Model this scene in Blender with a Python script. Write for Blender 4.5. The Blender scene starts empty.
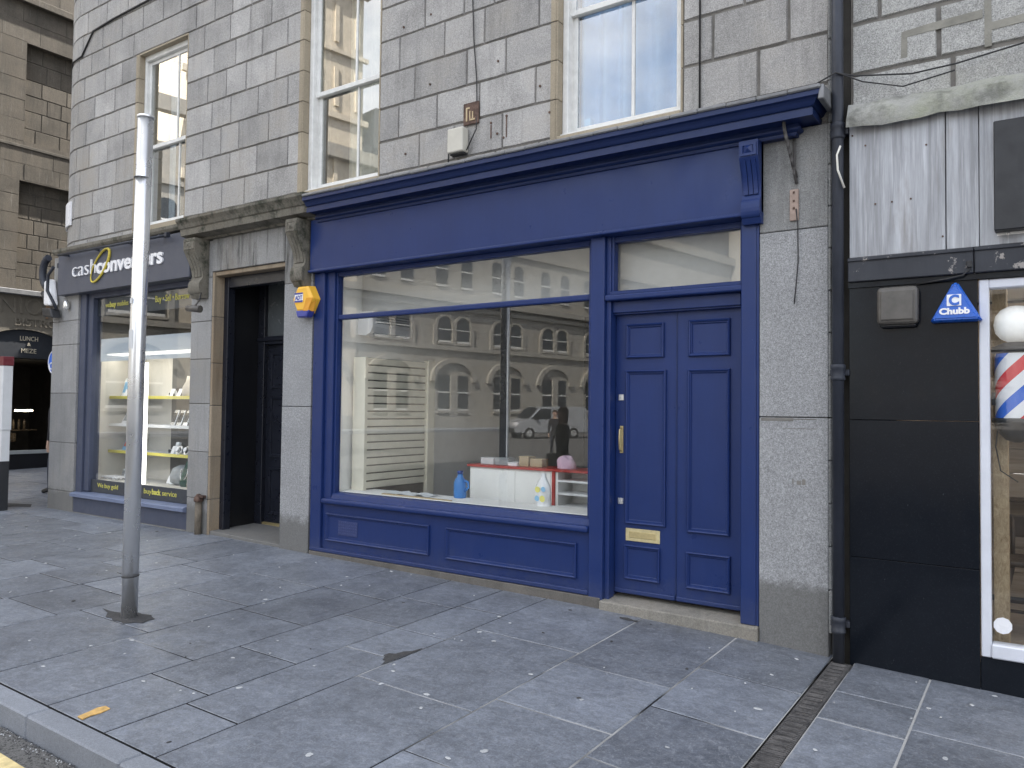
import bpy, bmesh, math, random
from mathutils import Vector, Matrix
rng = random.Random(7)
S = bpy.context.scene
C = S.collection
R = math.radians

# ------------------------------------------------------------------ materials
class NT:
    def __init__(s, name):
        s.m = bpy.data.materials.new(name); s.m.use_nodes = True
        s.t = s.m.node_tree; s.t.nodes.clear()
        s.out = s.n('ShaderNodeOutputMaterial')
    def n(s, typ, **kw):
        nd = s.t.nodes.new(typ)
        for k, v in kw.items(): setattr(nd, k, v)
        return nd
    def l(s, a, b): s.t.links.new(a, b)
    def coords(s, scale=(1, 1, 1)):
        tc = s.n('ShaderNodeTexCoord'); mp = s.n('ShaderNodeMapping')
        s.l(tc.outputs['Object'], mp.inputs['Vector'])
        mp.inputs['Scale'].default_value = scale
        return mp.outputs[0]
    def noise(s, sc, det=4, rough=.6, vec=None, dist=0):
        nz = s.n('ShaderNodeTexNoise'); nz.inputs['Scale'].default_value = sc
        nz.inputs['Detail'].default_value = det; nz.inputs['Roughness'].default_value = rough
        nz.inputs['Distortion'].default_value = dist
        s.l(vec if vec else s.coords(), nz.inputs['Vector'])
        return nz.outputs['Fac']
    def ramp(s, fac, a, b, lo=0., hi=1.):
        mr = s.n('ShaderNodeMapRange'); mr.inputs[1].default_value = a; mr.inputs[2].default_value = b
        mr.inputs[3].default_value = lo; mr.inputs[4].default_value = hi
        s.l(fac, mr.inputs[0]); return mr.outputs[0]
    def math(s, op, a, b=None):
        m = s.n('ShaderNodeMath', operation=op)
        for i, v in enumerate((a, b)):
            if v is None: continue
            if isinstance(v, (int, float)): m.inputs[i].default_value = v
            else: s.l(v, m.inputs[i])
        return m.outputs[0]
    def mix(s, fac, a, b, mode='MIX'):
        mx = s.n('ShaderNodeMix', data_type='RGBA', blend_type=mode)
        for sock, v in ((mx.inputs[0], fac), (mx.inputs[6], a), (mx.inputs[7], b)):
            if isinstance(v, (int, float)): sock.default_value = v
            elif isinstance(v, tuple): sock.default_value = (*v[:3], 1)
            else: s.l(v, sock)
        return mx.outputs[2]
    def scale(s, col, f):
        h = s.n('ShaderNodeHueSaturation'); s.l(f, h.inputs['Value'])
        if isinstance(col, tuple): h.inputs['Color'].default_value = (*col, 1)
        else: s.l(col, h.inputs['Color'])
        return h.outputs[0]
    def done(s, col, rough=.6, metal=0, bump=None, bstr=.3, bdist=.01, spec=.5, emit=None, estr=0):
        p = s.n('ShaderNodeBsdfPrincipled')
        if isinstance(col, tuple): p.inputs['Base Color'].default_value = (*col, 1)
        else: s.l(col, p.inputs['Base Color'])
        if isinstance(rough, (int, float)): p.inputs['Roughness'].default_value = rough
        else: s.l(rough, p.inputs['Roughness'])
        p.inputs['Metallic'].default_value = metal
        p.inputs['Specular IOR Level'].default_value = spec
        if emit: p.inputs['Emission Color'].default_value = (*emit, 1); p.inputs['Emission Strength'].default_value = estr
        if bump is not None:
            b = s.n('ShaderNodeBump'); b.inputs['Strength'].default_value = bstr; b.inputs['Distance'].default_value = bdist
            s.l(bump, b.inputs['Height']); s.l(b.outputs[0], p.inputs['Normal'])
        s.l(p.outputs[0], s.out.inputs[0]); return s.m

def simple(name, col, rough=.5, metal=0, var=.12, vs=6, bump=.12, bs=80, emit=None, estr=0, spec=.5):
    t = NT(name)
    f = t.ramp(t.noise(vs, 5, .65), .3, .7, 1 - var, 1 + var)
    c = t.scale(col, f)
    r = t.ramp(t.noise(vs * 2.3, 4), .3, .7, max(.02, rough - .08), min(1, rough + .1))
    return t.done(c, r, metal, t.noise(bs, 3), bump, .004, spec, emit, estr)

def granite(name, base, rnd=.18, speck=.35, ss=150, warm=None, streak=0, splash=None, big=.12, bump=.35, lichen=None):
    t = NT(name)
    at = t.n('ShaderNodeAttribute', attribute_name='rnd')
    f = t.ramp(at.outputs['Fac'], 0, 1, 1 - rnd, 1 + rnd)
    f = t.math('MULTIPLY', f, t.ramp(t.noise(2.2, 5, .65), .3, .7, 1 - big, 1 + big))
    f = t.math('MULTIPLY', f, t.ramp(t.noise(ss, 2, .9), .32, .68, 1 - speck, 1 + speck))
    f = t.math('MULTIPLY', f, t.ramp(t.noise(ss * .33, 3, .8), .3, .7, 1 - speck * .45, 1 + speck * .45))
    col = t.scale(base, f)
    if warm: col = t.mix(t.ramp(t.noise(1.1, 5, .7), .5, .72, 0, .75), col, warm)
    sx = t.n('ShaderNodeSeparateXYZ'); t.l(t.coords(), sx.inputs[0])
    if streak:
        v = t.noise(1, 6, .7, t.coords((11, 11, .9)))
        col = t.mix(t.ramp(v, .5, .68, 0, streak), col, (.035, .034, .03))
        v2 = t.noise(1, 6, .7, t.coords((16, 16, 1.3)))
        col = t.mix(t.ramp(v2, .6, .7, 0, streak * .45), col, (.42, .42, .41))
    if lichen:
        col = t.mix(t.ramp(t.noise(6, 6, .7), .5, .66, 0, lichen), col, (.03, .034, .022))
    if splash:                                  # tide-line of old splash dirt with a ragged edge
        z0, amt = splash
        edge = t.math('ADD', sx.outputs[2], t.ramp(t.noise(5, 6, .7), .3, .7, -.09, .09))
        col = t.mix(t.ramp(edge, z0 - .05, z0 + .05, amt, 0), col, (.10, .098, .09))
    h = t.math('ADD', t.noise(35, 5, .7), t.math('MULTIPLY', t.noise(ss, 2), .5))
    return t.done(col, .82, 0, h, bump, .006, .35)

def glass(name, ior=1.5, boost=1.7, tint=(.93, .96, .95), dirt=.0):
    t = NT(name)
    fr = t.n('ShaderNodeFresnel'); fr.inputs['IOR'].default_value = ior
    ge = t.n('ShaderNodeNewGeometry')
    fac = t.math('MULTIPLY', fr.outputs[0], boost)
    fac = t.math('MINIMUM', fac, 1.)
    fac = t.math('MULTIPLY', fac, t.math('SUBTRACT', 1., ge.outputs['Backfacing']))
    tr = t.n('ShaderNodeBsdfTransparent'); tr.inputs[0].default_value = (*tint, 1)
    gl = t.n('ShaderNodeBsdfGlossy'); gl.inputs['Roughness'].default_value = .0
    b = t.n('ShaderNodeBump'); b.inputs['Strength'].default_value = .004; b.inputs['Distance'].default_value = .02
    t.l(t.noise(1.1, 1), b.inputs['Height']); t.l(b.outputs[0], gl.inputs['Normal'])
    mx = t.n('ShaderNodeMixShader'); t.l(fac, mx.inputs[0]); t.l(tr.outputs[0], mx.inputs[1]); t.l(gl.outputs[0], mx.inputs[2])
    last = mx.outputs[0]
    if dirt:
        df = t.n('ShaderNodeBsdfDiffuse'); df.inputs[0].default_value = (.55, .55, .52, 1)
        m2 = t.n('ShaderNodeMixShader')
        t.l(t.ramp(t.noise(3, 6, .75, t.coords((3, 3, 1))), .45, .75, dirt * .3, dirt), m2.inputs[0])
        t.l(last, m2.inputs[1]); t.l(df.outputs[0], m2.inputs[2]); last = m2.outputs[0]
    t.l(last, t.out.inputs[0]); return t.m

def paint(name, col, rough=.42, chip=None, chipamt=.0, var=.07):
    t = NT(name)
    f = t.ramp(t.noise(1.7, 6, .7), .3, .7, 1 - var, 1 + var)
    f = t.math('MULTIPLY', f, t.ramp(t.noise(26, 4, .7, t.coords((1, 1, .12))), .3, .7, 1 - var * .6, 1 + var * .6))
    c = t.scale(col, f)
    dust = t.ramp(t.noise(9, 7, .8), .62, .8, 0, .22)
    c = t.mix(dust, c, tuple(min(1, x * 1.6 + .03) for x in col))
    if chip:
        c = t.mix(t.ramp(t.noise(13, 7, .75), .66 - chipamt, .68 - chipamt), c, chip)
    sx = t.n('ShaderNodeSeparateXYZ'); t.l(t.coords(), sx.inputs[0])
    ed = t.math('ADD', sx.outputs[2], t.ramp(t.noise(7, 7, .8), .3, .7, -.13, .13))
    c = t.mix(t.ramp(ed, -1.48, -1.28, .14, 0), c, (.115, .115, .12))       # dried road splash near the pavement
    sc = t.ramp(t.noise(55, 4, .7), .70, .73, 0, .6)
    c = t.mix(sc, c, tuple(min(1, x * 2 + .06) for x in col))
    r = t.ramp(t.noise(5, 5), .3, .7, rough - .08, rough + .14)
    h = t.math('ADD', t.noise(4, 3), t.math('MULTIPLY', t.noise(120, 3, .6, t.coords((1, 1, .15))), .18))
    return t.done(c, r, 0, h, .10, .006, .30)

def pavement_mat():
    t = NT('caithness_slab')
    at = t.n('ShaderNodeAttribute', attribute_name='rnd')
    f = t.ramp(at.outputs['Fac'], 0, 1, .76, 1.2)
    f = t.math('MULTIPLY', f, t.ramp(t.noise(2.6, 7, .72, None, .5), .36, .64, .78, 1.2))
    f = t.math('MULTIPLY', f, t.ramp(t.noise(17, 6, .75, t.coords((1, 1.5, 1)), .8), .38, .62, .80, 1.2))
    f = t.math('MULTIPLY', f, t.ramp(t.noise(100, 4, .85), .38, .62, .82, 1.2))
    c = t.scale((.148, .162, .190), f)
    c = t.mix(t.ramp(t.noise(31, 7, .8, t.coords((1, .8, 1)), 1.2), .52, .66, 0, .55), c, (.33, .345, .37))
    c = t.mix(t.ramp(t.noise(75, 5, .85), .60, .68, 0, .5), c, (.42, .435, .46))
    c = t.mix(t.ramp(t.noise(90, 5, .8, t.coords((1.4, .7, 1)), 1), .6, .72, 0, .5), c, (.10, .11, .13))
    c = t.mix(t.ramp(t.noise(.8, 5, .7), .56, .74, 0, .45), c, (.085, .09, .105))
    c = t.mix(t.ramp(t.noise(55, 4, .7), .7, .76, 0, .6), c, (.05, .05, .055))
    r = t.ramp(t.noise(6, 5, .7), .3, .7, .34, .56)
    h = t.math('ADD', t.noise(14, 6, .7, None, .6), t.math('MULTIPLY', t.noise(90, 3), .35))
    return t.done(c, r, 0, h, .4, .006, .4)

def joint_mat():
    t = NT('joint_mortar')
    sx = t.n('ShaderNodeSeparateXYZ'); t.l(t.coords(), sx.inputs[0])
    nn = t.math('ADD', t.noise(.9, 3, .6), t.ramp(sx.outputs[0], -5, .5, -.16, .14))
    c = t.mix(t.ramp(nn, .44, .56), (.014, .014, .016), (.36, .36, .355))
    return t.done(c, .9, 0, t.noise(150, 3), .4, .003, .2)

def asphalt_mat():
    t = NT('asphalt')
    f = t.ramp(t.noise(1.2, 5, .7), .3, .7, .8, 1.25)
    c = t.scale((.12, .118, .115), f)
    c = t.mix(t.ramp(t.noise(170, 2, .7), .56, .66, 0, .8), c, (.26, .25, .24))
    c = t.mix(t.ramp(t.noise(60, 4, .7), .52, .62, 0, .75), c, (.02, .02, .02))
    return t.done(c, .85, 0, t.noise(160, 3, .8), .8, .008, .35)

def metal_sheet(name):
    t = NT(name)
    v = t.noise(1, 6, .7, t.coords((22, 22, 1.1)))
    c = t.mix(t.ramp(v, .38, .66), (.25, .255, .27), (.44, .455, .485))
    v2 = t.noise(1, 5, .65, t.coords((60, 60, 1.6)))
    c = t.mix(t.ramp(v2, .56, .7, 0, .4), c, (.66, .67, .70))
    c = t.mix(t.ramp(t.noise(2.5, 5, .7, t.coords((3, 3, .5))), .58, .72, 0, .5), c, (.22, .20, .185))
    return t.done(c, .55, .25, v, .12, .004)

NAVY = (.0115, .0285, .120)
m_navy = paint('navy_gloss_paint', NAVY, .34)
m_navy_dk = paint('navy_edge_paint', (.010, .023, .090), .36)
m_stone = granite('grey_ashlar_granite', (.335, .327, .318), .18, .36, 120, (.285, .26, .225), .2, None, .22, .5)
m_mortar = simple('grey_mortar', (.165, .156, .143), .95, var=.35, vs=5, bump=.6)
m_reveal = granite('buff_dressed_margin', (.32, .275, .205), .15, .2, 150)
m_doorstone = granite('weathered_doorcase_stone', (.27, .268, .262), .12, .25, 140, (.17, .15, .125), .85)
m_cornstone = granite('mossy_cornice_stone', (.165, .152, .125), .1, .28, 140, (.11, .09, .065), .5, None, .25, .5, .95)
m_brownstone = granite('brown_jamb_stone', (.29, .235, .17), .2, .2, 140, (.22, .15, .09), .35)
m_pil = granite('speckled_pilaster_granite', (.275, .278, .284), .08, .42, 120, None, .0, (-1.18, .72), .10, .2)
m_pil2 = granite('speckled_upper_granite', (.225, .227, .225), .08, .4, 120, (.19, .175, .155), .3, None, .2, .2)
m_pier = granite('grey_pier_granite', (.26, .258, .255), .14, .28, 140, (.25, .235, .21), .2, (-1.22, .6), .14, .25)
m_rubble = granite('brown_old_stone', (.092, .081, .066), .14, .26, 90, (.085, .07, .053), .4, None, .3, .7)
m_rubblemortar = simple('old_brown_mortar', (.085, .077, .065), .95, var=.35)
m_neigh = granite('pale_pitted_granite', (.34, .34, .33), .12, .45, 110, (.29, .285, .25), 0, None, .14, .5)
m_pav = pavement_mat(); m_joint = joint_mat(); m_asph = asphalt_mat()
m_kerb = granite('kerb_granite', (.225, .24, .268), .1, .22, 170, None, 0, None, .12, .25)
m_yellowline = simple('worn_yellow_line', (.62, .50, .25), .8, var=.3, vs=14, bump=.4)
m_glass = glass('shop_glass', 1.52, 2.4, (.985, .995, .99), .006)
m_glass_cl = glass('clean_shop_glass', 1.52, 1.2, (.96, .97, .97), 0)
m_glass_cl2 = glass('lit_shop_glass', 1.52, 1.5, (.96, .97, .97), 0)
m_glass_up = glass('old_window_glass', 1.52, 5.0, (.9, .93, .93), .05)
m_white = simple('white_window_paint', (.66, .66, .64), .5, var=.12, vs=9)
m_whitewall = simple('white_emulsion', (.90, .89, .86), .8, var=.04)
m_cream = simple('cream_slatwall', (.80, .75, .62), .55, var=.06)
m_slot = simple('slat_slot_shadow', (.16, .14, .11), .8)
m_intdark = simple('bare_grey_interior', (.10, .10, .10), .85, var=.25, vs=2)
m_intfloor = simple('interior_floor', (.12, .105, .09), .6, var=.2)
m_black = simple('black_paint', (.008, .0085, .011), .38, var=.2, vs=3)
m_blackdoor = simple('black_door_paint', (.012, .014, .022), .32, var=.15)
m_pipe = paint('black_iron_pipe', (.030, .034, .046), .42, None, 0, .25)
m_brass = simple('aged_brass', (.70, .60, .34), .38, .7, .12, 30)
m_brass_dk = simple('brass_relief', (.56, .46, .24), .45, .8, .12, 40)
m_steel = simple('galvanised_steel', (.70, .705, .71), .29, .82, .03, 2, .0, 60)
m_lead = simple('lead_sheet', (.19, .193, .20), .55, .35, .22, 5, .3, 30)
m_leadmoss = granite('mossy_lead_apron', (.30, .30, .28), 0, .12, 120, (.17, .19, .10), .15, None, .25, .6, .5)
m_sheet = metal_sheet('streaked_grey_cladding')
m_signblack = simple('matt_black_sign', (.016, .017, .02), .5, var=.1)
m_beam = paint('chipped_dark_beam', (.036, .039, .048), .5, (.30, .28, .265), .06, .15)
m_pgran = NT('x').m
t = NT('polished_black_granite')
_f = t.ramp(t.noise(120, 3, .9), .58, .68, 0, .4)
_c = t.mix(_f, (.007, .009, .013), (.045, .050, .060))
_c = t.mix(t.ramp(t.noise(5, 8, .85), .5, .7, 0, .4), _c, (.012, .016, .022))
_c = t.mix(t.ramp(t.noise(22, 6, .85, t.coords((1, 1, .5))), .66, .70, 0, .6), _c, (.12, .125, .135))
m_pgran = t.done(_c, t.ramp(t.noise(7, 6, .75), .35, .65, .07, .2), 0, t.noise(2.2, 2), .03, .01, .16)
m_wframe = simple('pale_upvc_frame', (.62, .64, .70), .4, var=.06)
m_osb = NT('y').m
t = NT('osb_board')
_c = t.mix(t.ramp(t.noise(38, 5, .8, t.coords((1, 1, .45)), 1), .35, .65), (.28, .19, .10), (.56, .43, .27))
m_osb = t.done(_c, .7, 0, t.noise(40, 3), .2, .004)
t = NT('wood_plank')
_c = t.mix(t.ramp(t.noise(3, 6, .7, t.coords((.6, 1, 9))), .3, .7), (.26, .20, .15), (.44, .37, .30))
m_plank = t.done(_c, .6, 0, t.noise(30, 3), .1, .004)
m_stool = simple('dark_stained_wood', (.075, .055, .042), .5, var=.2, vs=12)
m_globe = simple('opal_globe', (.85, .84, .82), .25, var=.02, emit=(1, .97, .92), estr=.06)
m_red = simple('red_stripe', (.62, .035, .05), .3, var=.04)
m_bluestripe = simple('blue_stripe', (.04, .16, .62), .3, var=.04)
def stripe_mat(cx, cy, z0):
    t = NT('spiral_stripes')
    sx = t.n('ShaderNodeSeparateXYZ'); t.l(t.coords(), sx.inputs[0])
    a = t.math('ARCTAN2', t.math('SUBTRACT', sx.outputs[1], cy), t.math('SUBTRACT', sx.outputs[0], cx))
    u = t.math('DIVIDE', a, math.pi)
    v = t.math('DIVIDE', t.math('SUBTRACT', sx.outputs[2], z0), .365)
    f = t.math('FRACT', t.math('ADD', t.math('SUBTRACT', v, u), 10.55))
    rp = t.n('ShaderNodeValToRGB'); rp.color_ramp.interpolation = 'CONSTANT'
    e = rp.color_ramp.elements; W_ = (.80, .80, .82, 1)
    e[0].position = 0; e[0].color = W_; e[1].position = .25; e[1].color = (.03, .14, .60, 1)
    for p, c_ in ((.5, W_), (.75, (.62, .035, .05, 1))):
        q = e.new(p); q.color = c_
    t.l(f, rp.inputs[0]); return t.done(rp.outputs[0], .25, spec=.5)
m_stripe = stripe_mat(-.150, .175, -.02)
m_whitegloss = simple('white_gloss', (.82, .82, .84), .3, var=.04)
m_greyplastic = simple('grubby_brown_plastic', (.085, .078, .07), .4, var=.25, vs=9)
m_chubb = simple('bright_blue_plastic', (.018, .115, .52), .3, var=.06)
m_chubbdk = simple('dark_blue_plastic', (.01, .045, .25), .35, var=.06)
m_yellow = simple('yellow_alarm_plastic', (.85, .47, .045), .4, var=.05)
m_yellowdk = simple('yellow_alarm_side', (.70, .31, .02), .45, var=.05)
m_purple = simple('navy_logo', (.045, .06, .30), .4, var=.05)
m_sfascia = paint('slate_grey_fascia', (.082, .088, .112), .45, None, 0, .05)
m_sframe = paint('slate_blue_frame', (.058, .068, .105), .45, None, 0, .08)
m_sill = paint('worn_blue_sill', (.15, .18, .27), .4, None, 0, .1)
m_vinyl = simple('dark_window_vinyl', (.035, .04, .05), .5, var=.05)
m_gold = simple('gold_lettering', (.62, .50, .07), .45, .15, .05)
m_lettergold = simple('yellow_vinyl_text', (.60, .56, .11), .5, var=.05)
m_film = NT('z').m
t = NT('frosted_film')
_tr = t.n('ShaderNodeBsdfTransparent'); _df = t.n('ShaderNodeBsdfDiffuse'); _df.inputs[0].default_value = (.62, .68, .74, 1)
_mx = t.n('ShaderNodeMixShader'); _mx.inputs[0].default_value = .6
t.l(_tr.outputs[0], _mx.inputs[1]); t.l(_df.outputs[0], _mx.inputs[2]); t.l(_mx.outputs[0], t.out.inputs[0]); m_film = t.m
m_shelfy = simple('yellow_shelf_edge', (.78, .68, .14), .4, var=.04)
m_shelfw = simple('white_shelf', (.80, .80, .80), .4, var=.04)
m_led = simple('led_tube', (.9, .9, .9), .4, var=0, emit=(1, .97, .9), estr=1.1)
m_warmlamp = simple('warm_lamp', (.9, .8, .6), .4, var=0, emit=(1, .86, .6), estr=7)
m_curtain_sky = simple('sky_tinted_curtain', (.36, .50, .72), .9, var=.05)  # white curtain coloured blue in place of the sky reflected over it
m_curtain = simple('white_curtain', (.74, .79, .86), .9, var=.05)
m_curtain_b = simple('cream_blind', (.66, .60, .50), .9, var=.08)
m_rust = NT('w').m
t = NT('rusty_enamel_plate')
m_rust = t.done(t.mix(t.ramp(t.noise(14, 6, .7), .4, .6), (.045, .024, .018), (.13, .08, .06)), .8, 0, t.noise(60, 3), .4, .004)
m_beige = simple('beige_plastic', (.50, .48, .42), .5, var=.08)
m_cable = simple('black_cable', (.02, .02, .022), .6)
m_cablew = simple('white_cable', (.7, .68, .62), .6)
m_castiron = NT('v').m
t = NT('rusty_cast_iron')
_w = t.n('ShaderNodeTexWave', wave_type='BANDS', bands_direction='Y'); _w.inputs['Scale'].default_value = 14; _w.inputs['Distortion'].default_value = .6
t.l(t.coords(), _w.inputs['Vector'])
_c = t.mix(t.ramp(t.noise(11, 6, .75), .35, .65), (.045, .043, .044), (.125, .118, .115))
m_castiron = t.done(_c, .75, .2, _w.outputs['Fac'], .8, .01)
m_gum = simple('old_chewing_gum', (.40, .41, .42), .7, var=.3)
m_ochre = simple('ochre_scrap', (.58, .36, .12), .7, var=.3, vs=30)
m_tar = simple('tar_patch', (.05, .049, .05), .85, var=.3, vs=30, bump=.8)
m_redtop = simple('red_laminate_edge', (.42, .05, .04), .35, var=.06)
m_counter = simple('white_laminate', (.88, .87, .84), .35, var=.03)
m_jug = simple('blue_plastic_jug', (.035, .20, .55), .35, var=.06)
m_pink = simple('pink_towelling', (.70, .50, .62), .95, var=.12, bump=.9, bs=90)
m_card = simple('brown_cardboard', (.44, .35, .22), .8, var=.08)
m_greybox = simple('grey_card_box', (.30, .32, .33), .7, var=.08)
m_paper = simple('white_paper', (.80, .83, .85), .8, var=.04)
m_tan = simple('tan_wood_strip', (.50, .39, .24), .6, var=.1)
m_pl_yellow = simple('pale_yellow_print', (.80, .74, .20), .6, var=.05)
m_pl_blue = simple('pale_blue_print', (.30, .55, .78), .6, var=.05)
m_skin = simple('skin', (.50, .33, .25), .55, var=.05)
m_coat = simple('dark_coat', (.022, .022, .026), .85, var=.2, bump=.5)
m_trous = simple('dark_trousers', (.03, .034, .05), .85, var=.15)
m_shoe = simple('black_leather', (.012, .012, .013), .4, var=.1)
m_hair = simple('brown_hair', (.05, .032, .02), .6, var=.2)
m_bagc = simple('canvas_bag', (.5, .47, .40), .85, var=.1)
m_oppstone = granite('sunlit_sandstone', (.35, .335, .30), .16, .12, 60, (.36, .32, .26), .12, None, .15, .3)
m_darkstone = granite('darkened_terrace_stone', (.10, .095, .09), .2, .15, 60)  # terrace stone kept dark to dull its reflection and bounce
m_oppdark = simple('dark_window_glass', (.03, .035, .04), .12, var=.2)
m_slate = simple('grey_slate', (.13, .135, .15), .6, var=.2)
m_van = simple('silver_van_paint', (.48, .50, .53), .3, .5, .04)
m_tyre = simple('tyre_rubber', (.02, .02, .02), .8)
m_signblue = simple('road_sign_blue', (.01, .12, .60), .4, var=.04)
m_totred = simple('dark_red_header', (.13, .012, .02), .4, var=.05)
m_totgrey = simple('pale_grey_panel', (.60, .61, .62), .5, var=.06)
m_map = simple('pale_blue_map', (.34, .46, .52), .4, var=.2, vs=20)
m_ground = simple('far_ground', (.10, .10, .095), .9, var=.2, vs=.1)
m_sandsign = simple('carved_sand_letters', (.145, .13, .105), .85, var=.15)
m_orangeletter = simple('orange_stained_letter', (.25, .16, .10), .85, var=.1)
m_palegold = simple('pale_gold_text', (.46, .42, .33), .6, var=.1)
m_screen = simple('dark_phone_screen', (.02, .022, .03), .12)
m_prodblue = simple('light_blue_print', (.25, .50, .75), .5)
m_prodred = simple('orange_red_plastic', (.75, .12, .04), .4)
m_olive = simple('dark_green_velvet', (.02, .07, .05), .8)
m_silver = simple('silver_jewel', (.75, .75, .74), .25, .7)
m_bust = simple('pale_display_bust', (.60, .54, .46), .7)

# ------------------------------------------------------------------ geometry helpers
class MB:
    def __init__(s):
        s.bm = bmesh.new(); s.rl = s.bm.loops.layers.float_color.new('rnd')
    def face(s, pts, mat=0, rnd=None, smooth=False):
        vs = [s.bm.verts.new(p) for p in pts]
        f = s.bm.faces.new(vs); f.material_index = mat; f.smooth = smooth
        if rnd is not None:
            for l in f.loops: l[s.rl] = (rnd, rnd, rnd, 1)
        return f
    def box(s, x0, x1, y0, y1, z0, z1, mat=0, bev=0, rnd=None, seg=1):
        x0, x1 = sorted((x0, x1)); y0, y1 = sorted((y0, y1)); z0, z1 = sorted((z0, z1))
        return s.hexa([(x0, y0, z0), (x1, y0, z0), (x1, y1, z0), (x0, y1, z0), (x0, y0, z1), (x1, y0, z1), (x1, y1, z1), (x0, y1, z1)], mat, bev, rnd, seg)
    def hexa(s, p, mat=0, bev=0, rnd=None, seg=1):
        vs = [s.bm.verts.new(q) for q in p]
        fs = []
        for ix in ((0, 3, 2, 1), (4, 5, 6, 7), (0, 1, 5, 4), (1, 2, 6, 5), (2, 3, 7, 6), (3, 0, 4, 7)):
            f = s.bm.faces.new([vs[i] for i in ix]); f.material_index = mat; fs.append(f)
        r = .5 if rnd is None else rnd
        for f in fs:
            for l in f.loops: l[s.rl] = (r, r, r, 1)
        if bev:
            es = list({e for f in fs for e in f.edges})
            rr = bmesh.ops.bevel(s.bm, geom=es, offset=bev, segments=seg, affect='EDGES', profile=.5)
            for f in rr['faces']: f.material_index = mat
        return vs
    def prism(s, poly, axis, a, b, mat=0, smooth=False):
        # poly of 2-D points in the remaining two axes (x: (y,z), y: (x,z), z: (x,y))
        def P(q, t):
            return {'x': (t, q[0], q[1]), 'y': (q[0], t, q[1]), 'z': (q[0], q[1], t)}[axis]
        A = [s.bm.verts.new(P(q, a)) for q in poly]; B = [s.bm.verts.new(P(q, b)) for q in poly]
        n = len(poly); fs = [s.bm.faces.new(A), s.bm.faces.new(B[::-1])]
        for i in range(n):
            f = s.bm.faces.new([A[i], B[i], B[(i + 1) % n], A[(i + 1) % n]]); f.smooth = smooth; fs.append(f)
        for f in fs:
            f.material_index = mat
            for l in f.loops: l[s.rl] = (.5, .5, .5, 1)
        bmesh.ops.recalc_face_normals(s.bm, faces=fs)
        return fs
    def tube(s, pts, r, n=10, mat=0, caps=True):
        pts = [Vector(p) for p in pts]; rings = []
        rr = r if isinstance(r, (list, tuple)) else [r] * len(pts)
        up = None
        for i, p in enumerate(pts):
            d = (pts[min(i + 1, len(pts) - 1)] - pts[max(i - 1, 0)]).normalized()
            if up is None:
                up = Vector((0, 0, 1)) if abs(d.z) < .9 else Vector((1, 0, 0))
            u = (up - d * up.dot(d)).normalized(); up = u; w = d.cross(u)
            rings.append([s.bm.verts.new(p + (u * math.cos(2 * math.pi * k / n) + w * math.sin(2 * math.pi * k / n)) * rr[i]) for k in range(n)])
        for a, b in zip(rings, rings[1:]):
            for k in range(n):
                f = s.bm.faces.new([a[k], a[(k + 1) % n], b[(k + 1) % n], b[k]]); f.material_index = mat; f.smooth = True
        if caps:
            for q in (rings[0][::-1], rings[-1]):
                f = s.bm.faces.new(q); f.material_index = mat
    def lathe(s, prof, c, n=24, mat=0, smooth=True):
        # prof (r,z) upward about a vertical axis through c
        rings = [[s.bm.verts.new((c[0] + r * math.cos(2 * math.pi * k / n), c[1] + r * math.sin(2 * math.pi * k / n), c[2] + z)) for k in range(n)] for r, z in prof]
        for a, b in zip(rings, rings[1:]):
            for k in range(n):
                f = s.bm.faces.new([a[k], a[(k + 1) % n], b[(k + 1) % n], b[k]]); f.material_index = mat; f.smooth = smooth
        for q in (rings[0][::-1], rings[-1]):
            f = s.bm.faces.new(q); f.material_index = mat
    def rframe(s, x0, x1, z0, z1, rings, mat=0):
        # picture-frame moulding facing -y: rings of (inset, y)
        vv = []
        for ins, y in rings:
            vv.append([s.bm.verts.new(p) for p in ((x0 + ins, y, z0 + ins), (x1 - ins, y, z0 + ins), (x1 - ins, y, z1 - ins), (x0 + ins, y, z1 - ins))])
        for a, b in zip(vv, vv[1:]):
            for k in range(4):
                f = s.bm.faces.new([a[k], a[(k + 1) % 4], b[(k + 1) % 4], b[k]]); f.material_index = mat
                for l in f.loops: l[s.rl] = (.5, .5, .5, 1)
        return vv
    def xform(s, M): bmesh.ops.transform(s.bm, matrix=M, verts=s.bm.verts[:])
    def build(s, name, mats, parent=None, recalc=False, smooth=None):
        if recalc: bmesh.ops.recalc_face_normals(s.bm, faces=s.bm.faces[:])
        me = bpy.data.meshes.new(name); s.bm.to_mesh(me); s.bm.free()
        for m in (mats if isinstance(mats, (list, tuple)) else [mats]): me.materials.append(m)
        if smooth is not None:
            for p in me.polygons: p.use_smooth = smooth
        return link(name, me, parent)

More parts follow.
